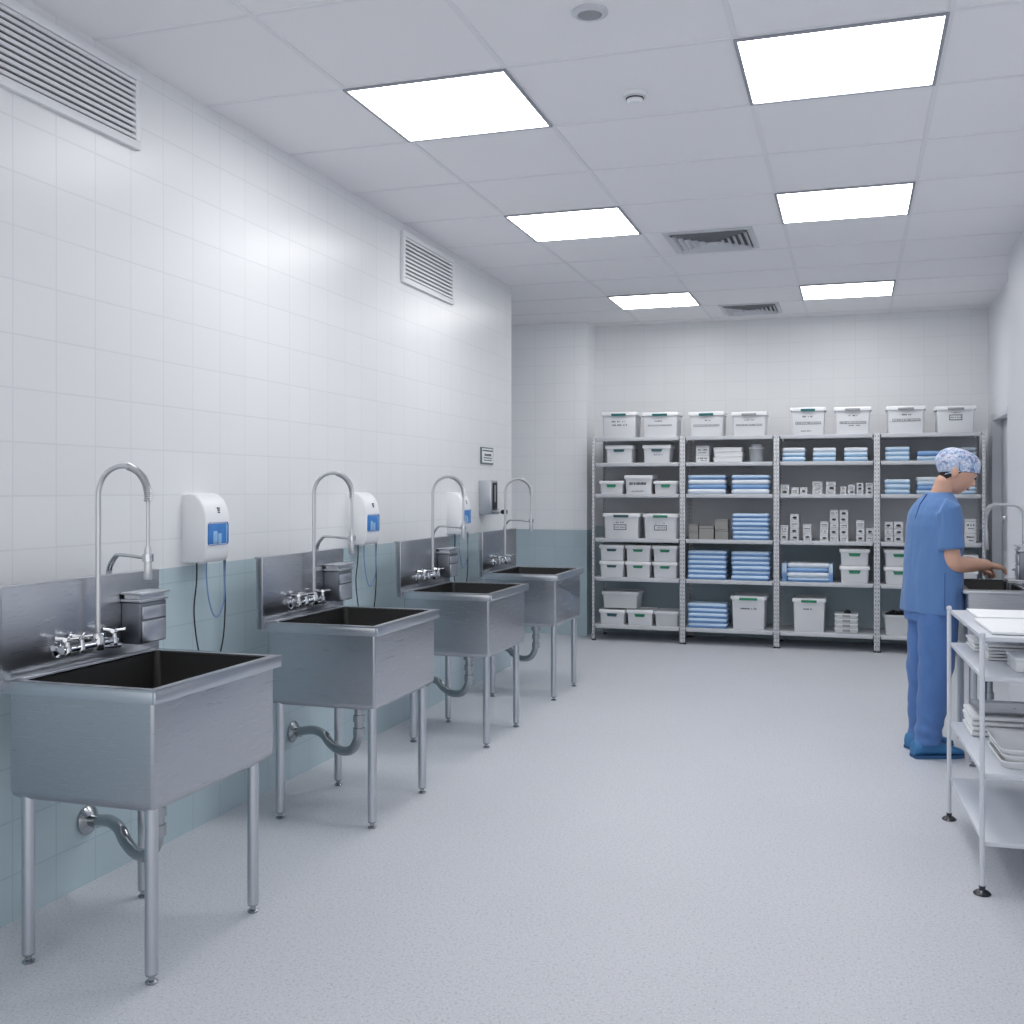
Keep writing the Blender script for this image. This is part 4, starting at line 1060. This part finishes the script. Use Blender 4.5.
# trousers
b = B()
loft(b, [ell(CF(-.012, 0, z), w, t_, P18) for z, w, t_ in ((.72, .15, .105), (.80, .15, .11), (.88, .15, .105), (.95, .14, .095))])
for side, h, k, a in ((0, hpR, knR, anR), (1, hpL, knL, anL)):
    pts, rr_ = [], []
    kx = k+RV*(-.005)
    seq = [(h+Vector((0, 0, -.06)), .100, .09), (h.lerp(k, .35), .104, .094), (h.lerp(k, .7), .096, .09), (kx, .088, .084), (k.lerp(a, .35), .080, .078), (k.lerp(a, .7), .070, .072), (a+Vector((0, 0, .03)), .064, .068), (a+Vector((0, 0, -.005)), .065, .068)]
    loft(b, [ell(c, wq, tq, dg_(12), 22, 2.1) for c, tq, wq in seq])
local(b)
def wr_leg(p):
    h = p.z
    v = .0035*noise.noise(Vector((p.x*10, p.y*10, h*6+noise.noise(p*5)*2)))+.003*noise.noise(Vector((p.x*24, p.y*24, h*16)))
    v += .005*math.sin(h*70+p.x*40+4*noise.noise(p*6))*max(0, min(1, (.28-h)*5))
    v += .0035*math.sin(h*38+p.x*60-p.y*20+3*noise.noise(p*3))*math.exp(-((h-.50)/.16)**2)
    return v
trou = remeshed(b, 'scrub_trousers', .0065, 4, M['scrubt'], wr_leg)
# shoes
def shoe(an, yaw):
    d = RV*math.cos(yaw)+FV*math.sin(yaw); s = FV*math.cos(yaw)-RV*math.sin(yaw); b = B(); rings = []
    prof = [(-.085, .030, .055), (-.075, .040, .085), (-.04, .044, .105), (.0, .045, .105), (.04, .047, .092), (.08, .051, .076), (.12, .052, .063), (.155, .047, .052), (.182, .034, .042), (.192, .018, .032)]
    for x, w, h in prof:
        c = Vector((an.x, an.y, 0))+d*x; ring = []
        for k in range(18):
            a = 2*PI*k/18; ca, sa = math.cos(a), math.sin(a)
            ring.append(c+s*(w*math.copysign(abs(ca)**.75, ca))+Vector((0, 0, .016+(h-.016)*(.5+.5*math.copysign(abs(sa)**.8, sa)))))
        rings.append(ring)
    loft(b, rings); local(b); o = obj('shoe', b, M['shoe'], nurse, angle=70)
    b = B(); pr = []
    for x, w, h in prof: pr.append((x, w+.003))
    for z in (0, .018):
        pass
    lo = [Vector((an.x, an.y, 0))+d*x+s*w for x, w in pr]+[Vector((an.x, an.y, 0))+d*x-s*w for x, w in reversed(pr)]
    loft(b, [[p+Vector((0, 0, z)) for p in lo] for z in (.001, .018)]); local(b); obj('shoe_sole', b, M['sole'], o)
shoe(anR, dg_(4)); shoe(anL, dg_(14))
# seams lying on the back of the top
def seam(name, pix, r):
    bm = bmesh.new(); bm.from_mesh(shirt.data); bv = BVHTree.FromBMesh(bm); bm.free(); pts = []
    off = Vector((C0.x, C0.y, 0)); org = Vector((0, 0, CH))-off
    for u, v in pix:
        d = (W(u, v, 5)-Vector((0, 0, CH))).normalized()
        h = bv.ray_cast(org, d)
        if h[0] is not None: pts.append(h[0]+h[1]*.0008)
    if len(pts) > 1:
        b = B(); tube(b, pts, r if not isinstance(r, list) else r[:len(pts)], 6); obj(name, b, M['seam'], shirt)
def line(p, q, n=14): return [(p[0]+(q[0]-p[0])*k/n, p[1]+(q[1]-p[1])*k/n) for k in range(n+1)]
seam('back_slit', line((927, 494.5), (920.5, 504))+line((920, 505), (915, 519)), [.0052-.0038*k/29 for k in range(30)])
seam('side_seam', line((945, 573), (944.5, 611)), .0012)

# ------------------------------------------------------------------ wording of the labels
for o in scene.objects:
    for key in ('label', 'group'):
        L0 = o.get(key)
        if not L0: continue
        for a, c in (('fourth shelf down', 'second shelf up'), ('second shelf down', 'fourth shelf up'), ('third shelf down', 'third shelf up'), ('uppermost shelf', 'fifth shelf up'), ('first rack', 'leftmost rack'),
                     ('alcove side', 'left stack'), ('nurse side', 'right stack'), ('alcove end', 'left end')):
            L0 = L0.replace(a, c)
        if key == 'label' and L0.endswith((' second rack', ' third rack')) and len(L0.split()) <= 14: L0 += ' from left'
        o[key] = L0

# ------------------------------------------------------------------ light
w = bpy.data.worlds.new('ambient'); scene.world = w; w.use_nodes = True
bg = w.node_tree.nodes['Background']; bg.inputs[0].default_value = (.90, .897, .90, 1); bg.inputs[1].default_value = 1.35
scene.view_settings.view_transform = 'Standard'
scene.view_settings.look = 'None'
scene.view_settings.exposure = 0
scene.cycles.use_denoising = True
scene.cycles.max_bounces = 8; scene.cycles.diffuse_bounces = 5; scene.cycles.glossy_bounces = 4
scene.cycles.sample_clamp_indirect = 6
